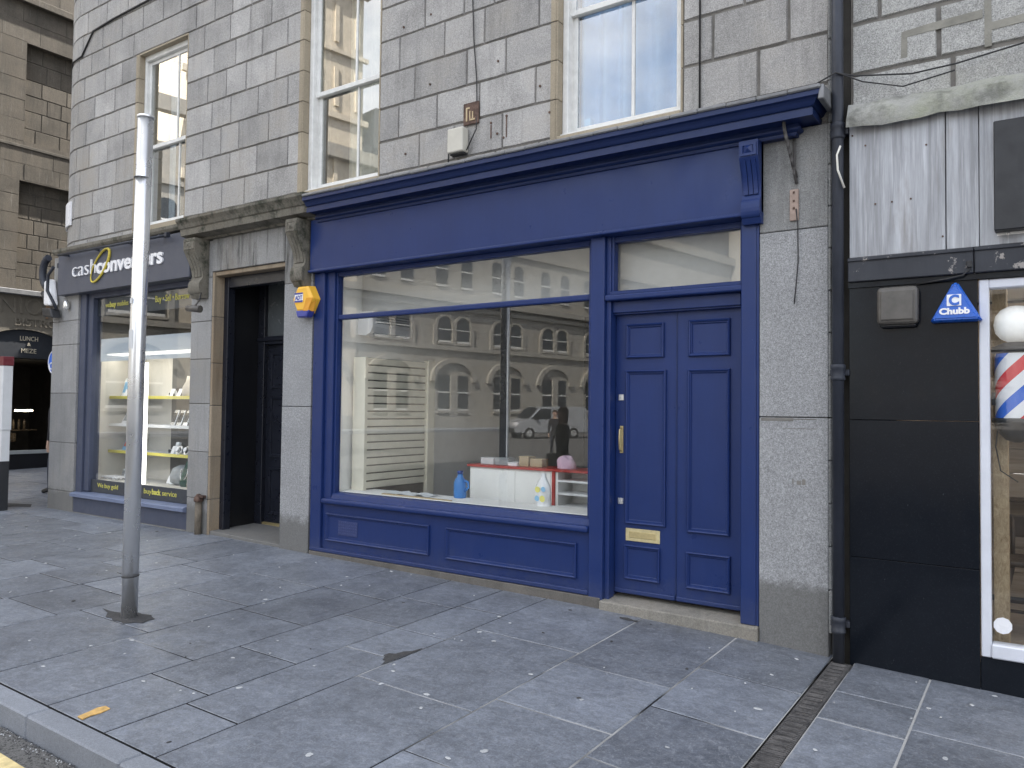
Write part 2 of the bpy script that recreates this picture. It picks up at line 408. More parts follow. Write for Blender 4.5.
def link(name, me, parent=None):
    o = bpy.data.objects.new(name, me); C.objects.link(o)
    if parent is not None:
        o.parent = parent
        if parent.type == 'EMPTY': o.location = -parent.location
    return o
def thing(name, label, cat, loc=(0, 0, 0), group=None):
    o = bpy.data.objects.new(name, None); C.objects.link(o); o.location = loc; o.empty_display_size = .1
    o['label'] = label; o['category'] = cat
    if group: o['group'] = group
    return o
def tag(o, label, cat, group=None):
    o['label'] = label; o['category'] = cat
    if group: o['group'] = group
    return o
def kind(o, k): o['kind'] = k; return o
def text(name, body, size, mat, loc, parent, width=None, rot=(R(90), 0, 0), ext=.004, off=0., shear=0, align='LEFT', up=True):
    cu = bpy.data.curves.new(name, 'FONT'); cu.body = body; cu.size = size; cu.extrude = ext; cu.offset = off; cu.shear = shear
    cu.align_x = 'LEFT'; cu.resolution_u = 4
    tmp = bpy.data.objects.new(name + '_tmp', cu); C.objects.link(tmp)
    dg = bpy.context.evaluated_depsgraph_get(); dg.update()
    me = bpy.data.meshes.new_from_object(tmp.evaluated_get(dg)); bpy.data.objects.remove(tmp)
    xs = [v.co.x for v in me.vertices]; x0, x1 = min(xs), max(xs)
    k = (width / (x1 - x0)) if width else 1
    M = Matrix.Translation(loc) @ Matrix.Rotation(rot[2], 4, 'Z') @ Matrix.Rotation(rot[0], 4, 'X')
    for v in me.vertices:
        v.co = M @ Vector(((v.co.x - x0) * k, v.co.y, v.co.z))
    me.materials.clear(); me.materials.append(mat); me.name = name
    for p in me.polygons: p.material_index = 0
    return link(name, me, parent)

XS = [-200, -60, -12, -8, -6.4, -5, -3.1, -1.9, -1.2, -.3, 3, 30, 200]
ZS = [-1.5, -1.5, -1.505, -1.51, -1.53, -1.548, -1.575, -1.607, -1.642, -1.675, -1.76, -2.3, -2.3]
def gz(x, y=0.):
    for a, b, c, d in zip(XS, XS[1:], ZS, ZS[1:]):
        if a <= x <= b: return c + (d - c) * (x - a) / (b - a) + .02 * y
    return ZS[-1] + .02 * y

# ------------------------------------------------------------------ ground, pavement, kerb, road
b = MB(); b.face([(-1500, -1500, -4.2), (1500, -1500, -4.2), (1500, 1500, -4.2), (-1500, 1500, -4.2)])
kind(b.build('ground', m_ground), 'structure')

b = MB()
ys = [-3.62, -8, -15, -30, -60, -120, -200]
for xa, xb in zip(XS, XS[1:]):
    for ya, yb in zip(ys, ys[1:]):
        f = lambda x, y: (x, y, gz(x) - .183 - .006 * (-3.62 - y) * (1 if y > -15 else 0) - (.07 if y <= -15 else 0))
        b.face([f(xa, yb), f(xb, yb), f(xb, ya), f(xa, ya)])
kind(b.build('road', m_asph), 'structure')
b = MB()                                       # worn yellow line beside the kerb
for i in range(60):
    xa, xb = -30 + i * .7, -30 + (i + 1) * .7
    e = lambda x: .012 * math.sin(x * 9.1) + .008 * math.sin(x * 23)
    z = lambda x, y: gz(x) - .183 - .006 * (-3.62 - y) + .004
    b.face([(xa, -3.865 + e(xa), z(xa, -3.865)), (xb, -3.865 + e(xb), z(xb, -3.865)), (xb, -3.77 + e(xb + 3), z(xb, -3.77)), (xa, -3.77 + e(xa + 3), z(xa, -3.77))])
kind(b.build('road_marking', m_yellowline), 'structure')

KB = -3.475
b = MB()
def slab(x0, x1, y0, y1):
    if y1 - y0 < .03 or x1 - x0 < .03: return
    g = lambda x, y, d=0.: (x, y, gz(x, y) - d)
    w = .006; c = .003; dz = .003
    tilt = rng.uniform(-.0015, .0015)
    o = [(x0, y0), (x1, y0), (x1, y1), (x0, y1)]
    i1 = [(x0 + w, y0 + w), (x1 - w, y0 + w), (x1 - w, y1 - w), (x0 + w, y1 - w)]
    i2 = [(x0 + w + c, y0 + w + c), (x1 - w - c, y0 + w + c), (x1 - w - c, y1 - w - c), (x0 + w + c, y1 - w - c)]
    O = [b.bm.verts.new(g(*p, dz)) for p in o]; I1 = [b.bm.verts.new(g(*p, dz)) for p in i1]; I2 = [b.bm.verts.new(g(*p, -tilt)) for p in i2]
    r = rng.random()
    for A, B_, m in ((O, I1, 1), (I1, I2, 0)):
        for k in range(4):
            f = b.bm.faces.new([A[k], A[(k + 1) % 4], B_[(k + 1) % 4], B_[k]]); f.material_index = m
            for l in f.loops: l[b.rl] = (r, r, r, 1)
    f = b.bm.faces.new(I2)
    for l in f.loops: l[b.rl] = (r, r, r, 1)
cols = {(-6.15, -5.21): [-2.45, -1.62, -.9], (-5.21, -4.46): [-2.60, -1.7, -.85], (-4.46, -3.89): [-2.88, -2.26, -1.33, -.7], (-3.89, -3.44): [-3.02, -1.84, -1.34, -.62],
        (-3.44, -2.57): [-2.18, -1.02], (-2.57, -1.84): [-2.73, -1.965, -1.205], (-1.84, -1.20): [-2.25, -1.51, -.78], (-1.06, -.615): [-2.1, -1.05, -.59], (-.615, .12): [-1.75, -.90], (.12, .9): [-2.4, -1.3], (.9, 1.7): [-2, -.8]}
lines = [-19.6, -18.6, -17.7, -16.9, -15.9, -15.0, -14.2, -13.3, -12.5, -11.7, -10.9, -10.0, -9.25, -8.35, -7.65, -6.95, -6.15]
for a_, c_ in zip(lines, lines[1:]):
    L = []; y = KB + rng.uniform(.5, .95)
    top = 14 if c_ < -12.4 else (1.3 if c_ < -11.6 else 0)
    while y < top - .35: L.append(y); y += rng.uniform(.5, 1.05)
    cols[(a_, c_)] = L
xx = 1.7
while xx < 9:
    w = rng.uniform(.6, .9); cols[(xx, xx + w)] = [-2.6 + rng.uniform(-.2, .2), -1.7, -.8]; xx += w
for (x0, x1), L in cols.items():
    top = 14.6 if x1 < -12.4 else (1.4 if x1 < -11.6 else .12)
    yy = [KB] + L + [top]
    for ya, yb in zip(yy, yy[1:]): slab(x0, x1, ya, yb)
slab(-1.20, -1.06, -3.475, -3.2)
kind(b.build('pavement', [m_pav, m_joint]), 'structure')
b = MB()                                       # kerb stones
x = -19.6; kx = [-5.29, -4.405, -3.52, -2.63, -1.75]
edges = [-19.6 + .9 * i for i in range(15)]; edges = [e for e in edges if e < -6.0] + [-6.17] + kx + [-.85 + .9 * i for i in range(11)]
for xa, xb in zip(edges, edges[1:]):
    xa += .003; xb -= .003; r = rng.random()
    za, zb = gz(xa, -3.5), gz(xb, -3.5)
    b.hexa([(xa, -3.605, za - .4), (xb, -3.605, zb - .4), (xb, KB - .004, zb - .4), (xa, KB - .004, za - .4),
            (xa, -3.605, za + .001), (xb, -3.605, zb + .001), (xb, KB - .004, zb + .002), (xa, KB - .004, za + .002)], 0, .009, r)
kind(b.build('kerb', m_kerb), 'structure')
b = MB()                                       # far pavement along the building reflected in the glass
for i in range(24):
    ya, yb = -14 - i * 4, -18 - i * 4
    X = lambda y: -40 + .18 * (-y - 35)
    b.hexa([(X(ya) - 1, ya, -2), (X(ya) + 3.2, ya, -2), (X(yb) + 3.2, yb, -2), (X(yb) - 1, yb, -2), (X(ya) - 1, ya, -1.52), (X(ya) + 3.2, ya, -1.56), (X(yb) + 3.2, yb, -1.56), (X(yb) - 1, yb, -1.52)])
kind(b.build('far_pavement', m_kerb), 'structure')

# drain channel from the downpipe to the kerb
b = MB()
for i in range(6):
    ya, yb = -3.2 + i * .525, -3.2 + (i + 1) * .525 - .006
    yb = min(yb, -.03)
    z = lambda y: gz(-1.13, y)
    b.hexa([(-1.195, ya, z(ya) - .05), (-1.065, ya, z(ya) - .05), (-1.065, yb, z(yb) - .05), (-1.195, yb, z(yb) - .05),
            (-1.195, ya, z(ya) - .001), (-1.065, ya, z(ya) - .001), (-1.065, yb, z(yb) - .001), (-1.195, yb, z(yb) - .001)], 0, .006)
    for k in range(14):                        # raised ribs of the cover
        y = ya + .03 + k * .034
        if y < yb - .03:
            b.hexa([(-1.175, y, z(y) - .003), (-1.085, y, z(y) - .003), (-1.085, y + .014, z(y) - .003), (-1.175, y + .014, z(y) - .003),
                    (-1.172, y + .002, z(y) + .004), (-1.088, y + .002, z(y) + .004), (-1.088, y + .012, z(y) + .004), (-1.172, y + .012, z(y) + .004)])
tag(b.build('drain_channel', m_castiron), 'rusty ribbed cast iron drain channel across the pavement below the downpipe', 'drain channel')

# gum spots
b = MB()
def blob(x, y, r, dz=.004, mat=0, sx=1.):
    n = 9; ph = rng.random() * 6
    pts = []
    for k in range(n):
        a = 2 * math.pi * k / n; q = r * (1 + .25 * math.sin(2 * a + ph) + rng.uniform(-.12, .12))
        pts.append((x + q * sx * math.cos(a), y + q * math.sin(a)))
    v = [b.bm.verts.new((px, py, gz(px, py) + dz * .4)) for px, py in pts]
    v2 = [b.bm.verts.new((x + (px - x) * .7, y + (py - y) * .7, gz(px, py) + dz)) for px, py in pts]
    for k in range(n):
        f = b.bm.faces.new([v[k], v[(k + 1) % n], v2[(k + 1) % n], v2[k]]); f.material_index = mat
    f = b.bm.faces.new(v2); f.material_index = mat
for i in range(200):
    x, y = rng.uniform(-11.5, 1.5), rng.uniform(-3.4, -.05)
    if -1.22 < x < -1.04 and rng.random() < .6: continue
    blob(x, y, rng.choice([.007, .009, .011, .013, .018]), .0045, 1 if rng.random() < .22 else 0, rng.uniform(.8, 1.3))
kind(b.build('chewing_gum_spots', [m_gum, m_tar]), 'stuff')
b = MB()
for pts in ([(-3.445, -1.97), (-3.44, -1.80), (-3.432, -1.62), (-3.447, -1.57), (-3.462, -1.66), (-3.50, -1.70), (-3.515, -1.765), (-3.555, -1.78), (-3.56, -1.83), (-3.53, -1.845), (-3.50, -1.90), (-3.475, -1.90)], [(-2.72, -.12), (-2.66, -.10), (-2.60, -.125), (-2.55, -.12), (-2.57, -.155), (-2.63, -.165), (-2.70, -.15)], 
            [(-12.6, -.3), (-12.2, -.1), (-12.5, .05), (-12.9, -.1)]):
    b.face([(px, py, gz(px, py) + .004) for px, py in pts])
kind(b.build('asphalt_patches', m_tar), 'structure')
b = MB()
pts = [(-4.17, -3.46), (-4.185, -3.40), (-4.205, -3.34), (-4.195, -3.30), (-4.14, -3.305), (-4.125, -3.36), (-4.13, -3.41), (-4.115, -3.465)]
b.prism(pts, 'z', gz(-4.15, -3.4) + .002, gz(-4.15, -3.4) + .007)
tag(b.build('paint_scrap', m_ochre), 'ochre yellow flat scrap lying on the slab beside the kerb', 'scrap')

b = MB()                                       # grit lying in the gutter
for i in range(900):
    x = rng.uniform(-5.6, -3.0); y = -3.612 - abs(rng.gauss(0, .05)); q = rng.uniform(.002, .006)
    z = gz(x) - .183 - .006 * (-3.62 - y)
    v = [b.bm.verts.new((x + q * math.cos(a) * rng.uniform(.6, 1.2), y + q * math.sin(a), z)) for a in (0, 1.3, 2.6, 3.9, 5.1)]; tp = b.bm.verts.new((x, y, z + q))
    for k in range(5):
        f = b.bm.faces.new([v[k], v[(k + 1) % 5], tp]); f.material_index = 1 if i % 6 == 0 else 0
kind(b.build('gutter_grit', [m_tar, m_gum]), 'stuff')

# ------------------------------------------------------------------ steel pole
PX, PY = -5.672, -2.33; pz = gz(PX, PY)
th = thing('steel_post', 'tall bare galvanised steel post without a sign, standing in the pavement', 'post', (PX, PY, pz))
b = MB(); rad = .0575
top = Vector((-5.655, -2.315, 2.20))
b.tube([(PX, PY, pz - .1), (PX + (top.x - PX) * .5, PY, (pz + 2.2) / 2), top], rad, 40, 0, True)
post = b.build('shaft', m_steel, th)
b = MB()
b.lathe([(rad + .004, 0), (rad + .007, .006), (rad + .006, .016), (rad + .0, .022)], (top.x, top.y, top.z - .02), 40)
b.build('cap', m_steel, th)
b = MB()
def on_pole(z): return PX + (top.x - PX) * (z - pz) / (top.z - pz)
for zz in (-1.28,):
    b.tube([(on_pole(zz) + (rad + .002) * math.cos(a), PY + (rad + .002) * math.sin(a), zz + .004 * math.sin(a)) for a in [2 * math.pi * k / 24 for k in range(25)]], .004, 6)
    b.tube([(on_pole(zz) - rad, PY - .01, zz), (on_pole(zz) - rad - .07, PY - .03, zz + .012)], .003, 6)
b.build('cable_tie', m_cable, th)
b = MB()
for z0, z1, a0, a1 in ((.42, .56, 3.9, 5.2), (.76, .80, 4.3, 5.0)):
    b = MB(); n = 8
    for k in range(n):
        aa, ab = a0 + (a1 - a0) * k / n, a0 + (a1 - a0) * (k + 1) / n
        q = lambda a, z: (on_pole(z) + (rad + .0015) * math.cos(a), PY + (rad + .0015) * math.sin(a), z)
        b.face([q(aa, z0), q(ab, z0), q(ab, z1), q(aa, z1)])
    b.build('sticker_residue', m_totgrey, th)
b = MB(); b.lathe([(rad + .002, 0), (rad + .002, .003), (rad + .001, .004)], (on_pole(1.72), PY, 1.72), 40); b.build('seam', m_lead, th)
b = MB()
pts = [(-5.80, -2.44), (-5.74, -2.425), (-5.69, -2.45), (-5.60, -2.435), (-5.54, -2.45), (-5.50, -2.39), (-5.44, -2.36), (-5.47, -2.29), (-5.46, -2.25), (-5.53, -2.235), (-5.58, -2.21), (-5.66, -2.235), (-5.73, -2.23), (-5.76, -2.30), (-5.92, -2.335), (-6.05, -2.33), (-5.90, -2.37)]
b.face([(px, py, gz(px, py) + .004) for px, py in pts])
kind(b.build('tar_collar', m_tar), 'structure')

# ------------------------------------------------------------------ granite building (main)
GB = thing('granite_building', 'grey granite ashlar building with a rounded corner and tall sash windows above the shops', 'building', (-6.6, .5, -1.53))
WY = .05
def wmap(s, z, d=0.):
    # wall coordinate s along the front then round the corner; d = depth into the wall
    X0, RR = -11.4, 1.25
    if s >= X0: return (s, WY + d, z)
    a = (X0 - s) / RR
    if a <= math.pi / 2:
        r = RR - d
        return (X0 - r * math.sin(a), WY + RR - r * math.cos(a), z)
    return (X0 - RR + d, WY + RR + (X0 - s - RR * math.pi / 2), z)
def cell(b, s0, s1, z0, z1, mp, w=.0062, c=.006, dj=.015, mo=1, st=0, rnd=None, nseg=4):
    r = rng.random() if rnd is None else rnd
    ss = lambda i0, i1: [i0 + (i1 - i0) * k / nseg for k in range(nseg + 1)]
    lay = []
    e = rng.uniform(-.0025, .0025)
    jz = [[rng.uniform(-.0025, .0032) for _ in range(nseg + 1)] for _ in (0, 1)]; jx = [[rng.uniform(-.002, .0028) for _ in (0, 1)] for _ in (0, 1)]
    for li, (ins, d) in enumerate(((0, dj), (w, dj), (w + c, e))):
        g = 1 if li else 0; rows_ = []
        for q, zz, sg in ((0, z0 + ins, 1), (1, z1 - ins, -1)):
            xs_ = ss(s0 + ins + g * jx[0][q], s1 - ins - g * jx[1][q])
            rows_.append([b.bm.verts.new(mp(x, zz + sg * g * jz[q][i], d + (rng.uniform(-.0015, .0015) if li == 2 else 0))) for i, x in enumerate(xs_)])
        lay.append(tuple(rows_))
    def F(v, m):
        f = b.bm.faces.new(v); f.material_index = m
        for l in f.loops: l[b.rl] = (r, r, r, 1)
    for (A, m) in ((0, mo), (1, st)):
        (l0, t0), (l1, t1) = lay[A], lay[A + 1]
        for k in range(nseg):
            F([l0[k], l0[k + 1], l1[k + 1], l1[k]], m); F([t1[k], t1[k + 1], t0[k + 1], t0[k]], m)
        F([l0[-1], t0[-1], t1[-1], l1[-1]], m); F([t0[0], l0[0], l1[0], t1[0]], m)
    l, tt = lay[2]
    for k in range(nseg): F([l[k], l[k + 1], tt[k + 1], tt[k]], st)
def ashlar(b, courses, s0, s1, mp, openings=(), joints=None, wmin=.34, wmax=.62, seg=False, **kw):
    prev = []
    for ci, (z0, z1) in enumerate(zip(courses, courses[1:])):
        spans = [(s0, s1)]
        for (a, c_, oz0, oz1) in openings:
            if oz0 < (z0 + z1) / 2 < oz1:
                n = []
                for p, q in spans:
                    if c_ <= p or a >= q: n.append((p, q)); continue
                    if a > p: n.append((p, a))
                    if c_ < q: n.append((c_, q))
                spans = n
        cuts = []
        for p, q in spans:
            jl = [j for j in (joints or {}).get(ci, []) if p + .1 < j < q - .1]
            pts = [p] + sorted(jl) + [q]
            full = [p]
            for u, v in zip(pts, pts[1:]):
                x = u
                while v - x > wmax * 1.25:
                    for _ in range(12):
                        st = rng.uniform(wmin, wmax)
                        if all(abs(x + st - j) > .09 for j in prev) and v - x - st > .2: break
                    x += st; full.append(x)
                full.append(v)
            for u, v in zip(full, full[1:]):
                cell(b, u, v, z0, z1, mp, nseg=4, **kw)
            cuts += full
        prev = cuts
OW = [(-9.93, -8.82, 2.3, 4.66), (-6.67, -5.51, 2.3, 4.66), (-3.44, -2.30, 2.3, 4.66)]
crs = [1.98, 2.325, 2.655, 2.99, 3.33, 3.67, 4.01, 4.335, 4.66]
b = MB()
J = {1: [-4.98, -4.55, -4.0], 2: [-5.25, -4.76, -4.26, -3.65], 3: [-5.05, -4.41, -3.97], 4: [-5.25, -4.68, -4.21, -3.62], 5: [-4.93, -4.45, -4.1]}
ashlar(b, crs, -15.4, -2.30, wmap, OW, J, .34, .56, True)
# lintel course, then the courses above
cell(b, -10.06, -8.66, 4.66, 4.97, wmap, rnd=.2); cell(b, -6.8, -5.35, 4.66, 4.97, wmap, rnd=.3); cell(b, -3.57, -2.30, 4.66, 4.97, wmap, rnd=.3)
for p, q in ((-15.4, -10.06), (-8.66, -6.8), (-5.35, -3.57)): ashlar(b, [4.66, 4.97], p, q, wmap, (), None, .34, .56, True)
ashlar(b, [4.97, 5.29, 5.61, 5.93, 6.25], -15.4, -2.30, wmap, (), None, .36, .6, True)
# taller stones right of the right window
J2 = {1: [-1.715], 2: [-2.06, -1.5], 3: [-1.82]}
ashlar(b, [1.98, 2.29, 2.65, 3.01, 3.38, 3.72, 4.05, 4.36, 4.66, 4.97, 5.29, 5.61, 5.93, 6.25], -2.30, -1.22, wmap, (), J2, .4, .75, w=.009)
# wall core behind the facing: solid masonry with the window holes
D0, D1 = WY + .02, .45
for xa, xb in ((-11.4, -9.93), (-8.82, -6.67), (-5.51, -3.44), (-2.30, -1.222)): b.box(xa, xb, D0, D1, 1.99, 4.66, 1)
b.box(-11.4, -1.222, D0, D1, 4.66, 14, 1)
for k in range(8):
    a0, a1 = math.pi / 2 * k / 8, math.pi / 2 * (k + 1) / 8
    q = lambda a, r: (-11.4 - r * math.sin(a), WY + 1.25 - r * math.cos(a))
    pa, pb, pc, pd = q(a0, 1.23), q(a1, 1.23), q(a1, .9), q(a0, .9)
    b.hexa([(*pa, 2.0), (*pd, 2.0), (*pc, 2.0), (*pb, 2.0), (*pa, 14), (*pd, 14), (*pc, 14), (*pb, 14)], 1)
b.box(-12.63, -12.3, 1.3, 40, -1.6, 14, 1); b.box(-1.6, -1.222, D1, 40, -1.8, 14, 1); b.box(-12.6, -1.3, 39.6, 40, -1.6, 14, 1)
b.box(-12.3, -1.6, D1, 39.6, 13.6, 13.95, 1)
b.box(-12.2, -1.6, D1, 39.6, 2.02, 2.12, 1)            # first floor
b.box(-12.2, -1.6, 3.4, 3.5, 2.12, 13.6, 1)            # back wall of the front rooms
# reveals of the three windows in buff dressed stone
for xa, xb, z0, z1 in OW:
    zs = [2.12, 2.29, 2.65, 2.99, 3.33, 3.67, 4.01, 4.335, 4.66]
    for za, zb in zip(zs, zs[1:]):
        r = rng.random()
        b.box(xa - .002, xa + .016, WY - .001 + rng.uniform(-.002, .001), .36, za + .003, zb - .003, 2, .003, r); b.box(xb - .016, xb + .002, WY + .003, .36, za + .003, zb - .003, 2, .003, r)
        # narrow margin face beside the opening
        b.box(xa - .055, xa - .0025, WY - .004, WY + .006, za + .004, zb - .004, 2, .003, r)
    b.box(xa + .016, xb - .016, WY + .004, .36, 4.64, 4.662, 2)
    b.box(xa + .016, xb - .016, WY - .01, .40, 2.12, 2.325, 2, .006)
b.build('wall', [m_stone, m_mortar, m_reveal], GB)

def sash_window(xa, xb, zt, zm, fw, bar, yf, curtain, zb=2.325):
    """frame with two sliding sashes, each of two panes"""
    fr = MB()
    fr.box(xa + .016, xa + .016 + fw * .55, yf, yf + .14, zb, zt, 0, .006); fr.box(xb - .016 - fw * .55, xb - .016, yf, yf + .14, zb, zt, 0, .006)
    fr.box(xa + .016, xb - .016, yf - .002, yf + .14, zt - .085, zt, 0, .006); fr.box(xa + .01, xb - .01, yf - .03, yf + .14, zb - .01, zb + .035, 0, .006)
    win = fr.build('window', m_white, GB)
    gx0, gx1 = xa + .016 + fw, xb - .016 - fw
    for nm, z0, z1, y, rail in (('upper_sash', zm - .02, zt - .085, yf + .045, .05), ('lower_sash', zb + .03, zm + .03, yf + .085, .075)):
        s = MB(); o0, o1 = xa + .016 + fw * .5, xb - .016 - fw * .5
        s.box(o0, gx0, y, y + .035, z0, z1, 0, .004); s.box(gx1, o1, y, y + .035, z0, z1, 0, .004)
        s.box(gx0, gx1, y + .001, y + .034, z0, z0 + rail, 0, .004); s.box(gx0, gx1, y + .001, y + .034, z1 - .045, z1, 0, .004)
        s.box(bar - .014, bar + .014, y + .004, y + .032, z0 + rail, z1 - .045, 0, .004)
        s.build(nm, m_white, win)
        for pa, pb in ((gx0, bar - .014), (bar + .014, gx1)):
            g = MB(); g.box(pa, pb, y + .015, y + .02, z0 + rail, z1 - .045); g.build('pane', m_glass_up, win)
    return win
def curtain(xa, xb, z0, z1, y, mat, win, amp=.03, wl=.11, seed=0):
    c = MB(); n = 70; rr = random.Random(seed); ph = [rr.uniform(0, 6) for _ in range(3)]
    f = lambda i: y + amp * (math.sin(2 * math.pi * (xb - xa) * i / n / wl + ph[0]) + .6 * math.sin(2 * math.pi * (xb - xa) * i / n / wl * .37 + ph[1]))
    vs = [[c.bm.verts.new((xa + (xb - xa) * i / n, f(i) + k, z)) for i in range(n + 1)] for k, z in ((0, z0), (0, z1))]
    for i in range(n):
        fc = c.bm.faces.new([vs[0][i], vs[0][i + 1], vs[1][i + 1], vs[1][i]]); fc.smooth = True
    return c.build('curtain', mat, win)
wl = sash_window(-9.93, -8.82, 4.66, 3.41, .08, -9.22, .13, None)
curtain(-9.3, -8.7, 2.3, 4.7, .52, m_curtain_b, wl, .02, .12, 1); curtain(-9.86, -9.72, 2.3, 4.7, .5, m_curtain, wl, .015, .07, 2)
wm = sash_window(-6.67, -5.51, 4.66, 3.41, .115, -5.985, .13, None)
curtain(-6.47, -5.75, 2.3, 4.7, .55, m_curtain_b, wm, .018, .16, 3); curtain(-5.9, -5.4, 2.3, 4.7, .62, m_curtain, wm, .03, .13, 4)
wr = sash_window(-3.44, -2.30, 4.66, 3.42, .10, -2.80, .13, None)
curtain(-3.36, -2.85, 2.3, 4.7, .40, m_curtain_sky, wr, .045, .19, 5); curtain(-2.87, -2.2, 2.3, 4.7, .42, m_curtain_sky, wr, .045, .22, 6)
b = MB(); b.box(-3.29, -3.22, .27, .33, 2.40, 2.52, 0, .008); b.build('sill_bottle', m_prodblue, wr)

# thin black cable along the upper left wall
b = MB()
b.tube([wmap(-12.6, 4.6, -.012), wmap(-12.15, 4.92, -.014), wmap(-11.75, 5.0, -.014), wmap(-11.4, 4.99, -.014), wmap(-11.1, 5.28, -.014), wmap(-10.6, 5.31, -.014), wmap(-9.5, 5.33, -.014), wmap(-8, 5.34, -.014)], .013, 6)
tag(b.build('wall_cable', m_cable), 'black cable running along the upper granite wall and round its corner', 'cable')

# ground-floor masonry of the same building: piers, doorway surround, pilasters
b = MB()
def stack(x0, x1, y0, y1, zs, mat, bev=.006):
    for za, zb in zip(zs, zs[1:]): b.box(x0, x1, y0 + rng.uniform(-.0015, .0015), y1, za + .003, zb - .003, mat, bev, rng.random())
    b.box(x0 + .008, x1 - .008, y0 + .012, y1 - .01, zs[0], zs[-1], 2)
stack(-11.93, -11.22, .0, .3, [-1.7, -1.23, -.55, .15, .84, 1.18, 1.6, 2.12], 0)
b.box(-11.925, -11.6, .3, 1.34, -1.7, 2.12, 0, .005)
b.build('pier', [m_pier, m_brownstone, m_mortar], GB)
b = MB()
stack(-8.54, -8.14, .0, .5, [-1.7, -1.1, -.55, .02, .55, 1.0, 1.52, 1.96], 0)
b.build('pier', [m_pier, m_brownstone, m_mortar], GB)
b = MB()
stack(-8.138, -8.10, .004, .22, [-1.7, -1.1, -.6, .0, .5, 1.05, 1.58], 0)
b.box(-8.10, -6.84, .02, .24, 1.53, 1.58, 0, .006)
b.box(-8.10, -8.02, .14, .24, -1.5, 1.53, 1, .006); b.box(-8.02, -6.84, .14, .24, 1.40, 1.53, 1, .006)
b.build('door_reveal', [m_brownstone, m_blackdoor, m_mortar], GB)
b = MB()
b.box(-8.138, -7.5, -.004, .4, 1.583, 1.98, 0, .005, .4); b.box(-7.497, -6.845, -.006, .4, 1.583, 1.98, 0, .005, .7); b.box(-6.842, -6.39, .001, .4, 1.33, 1.98, 0, .005, .6)
b.build('door_lintel', m_doorstone, GB)
b = MB()
b.box(-6.84, -6.387, -.002, .45, -1.7, -.003, 0, .005, .6); b.box(-6.84, -6.387, 0, .45, .003, 1.327, 0, .005, .4)
b.build('pilaster', m_pil, GB)
b = MB()
b.box(-1.688, -1.222, -.004, .5, -1.8, -.038, 0, .005, .65); b.box(-1.688, -1.222, -.002, .5, -.032, 1.275, 0, .005, .5)
b.build('pilaster', m_pil, GB)
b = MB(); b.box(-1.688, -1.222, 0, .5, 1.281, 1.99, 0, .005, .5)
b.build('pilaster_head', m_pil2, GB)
b = MB()                                       # shallow scars and rust marks on the right-hand pilaster
for x0, x1, z0, z1 in ((-1.675, -1.45, -.062, -.04), (-1.52, -1.30, -.115, -.11), (-1.45, -1.30, -.05, -.042), (-1.43, -1.40, -.50, -.47), (-1.395, -1.37, -.5, -.46), (-1.46, -1.45, -.5, -.46)):
    b = MB(); b.box(x0, x1, -.0055, .0, z0, z1, 0, .002); b.build('pilaster_scar', m_mortar, GB)
# stone doorway cornice with consoles
b = MB()
prof = [(-.0, 1.965), (-.05, 1.965), (-.06, 1.985), (-.08, 1.99), (-.19, 2.01), (-.20, 2.08), (-.215, 2.09), (-.235, 2.13), (-.265, 2.17), (-.265, 2.20), (-.0, 2.235), (.06, 2.235), (.06, 1.965)]
b.prism([(p, z) for p, z in prof], 'x', -8.50, -6.268)
b.build('door_cornice', m_cornstone, GB)
def console(x0, x1, zt, zb, prot, name, mat, par, k=1):
    b = MB(); h = zt - zb
    pr = [(0, zt), (-prot, zt), (-prot, zt - .2 * h), (-prot * .93, zt - .24 * h)]
    for i in range(9):
        t_ = i / 8; pr.append((-prot * (.93 - .52 * math.sin(t_ * math.pi / 2)), zt - h * (.24 + .40 * t_)))
    for i in range(9):
        a = math.pi * i / 8; pr.append((-prot * (.50 + .10 * math.sin(a)) - .012 * math.sin(a), zt - h * (.70 + .115 * (1 - math.cos(a)) / 1)))
    pr += [(-prot * .34, zb), (0, zb)]
    b.prism(pr, 'x', x0, x1)
    w = x1 - x0
    for q in (.12, .38, .64):                   # ribs down the scroll
        rib = [(p - .012, z) for p, z in pr[3:13]] + [(p + .012, z) for p, z in pr[3:13]][::-1]
        b.prism(rib, 'x', x0 + w * q, x0 + w * (q + .22))
    # raised frame and pointed boss on the head block
    b.rframe(x0 + .01, x1 - .01, zt - .19 * h, zt - .02, [(0, -prot - .001), (0, -prot - .010), (.018, -prot - .010), (.022, -prot - .002)])
    xm, zm = (x0 + x1) / 2, zt - .105 * h
    for i in range(4):
        c4 = [(x0 + .035, zt - .165 * h), (x1 - .035, zt - .165 * h), (x1 - .035, zt - .045 * h), (x0 + .035, zt - .045 * h)]
        (xa, za), (xb, zb_) = c4[i], c4[(i + 1) % 4]
        b.face([(xa, -prot - .001, za), (xb, -prot - .001, zb_), (xm, -prot - .022, zm)])
    return b.build(name, mat, par)
console(-8.42, -8.20, 1.965, 1.27, .20, 'console', m_cornstone, GB)
console(-6.60, -6.415, 1.965, 1.27, .20, 'console', m_cornstone, GB)
b = MB()                                       # ledge under the left window, over the grey shop
b.prism([(.06, 2.13), (-.10, 2.13), (-.12, 2.16), (-.12, 2.20), (.06, 2.25)], 'x', -11.75, -8.51)
b.build('ledge', m_cornstone, GB)
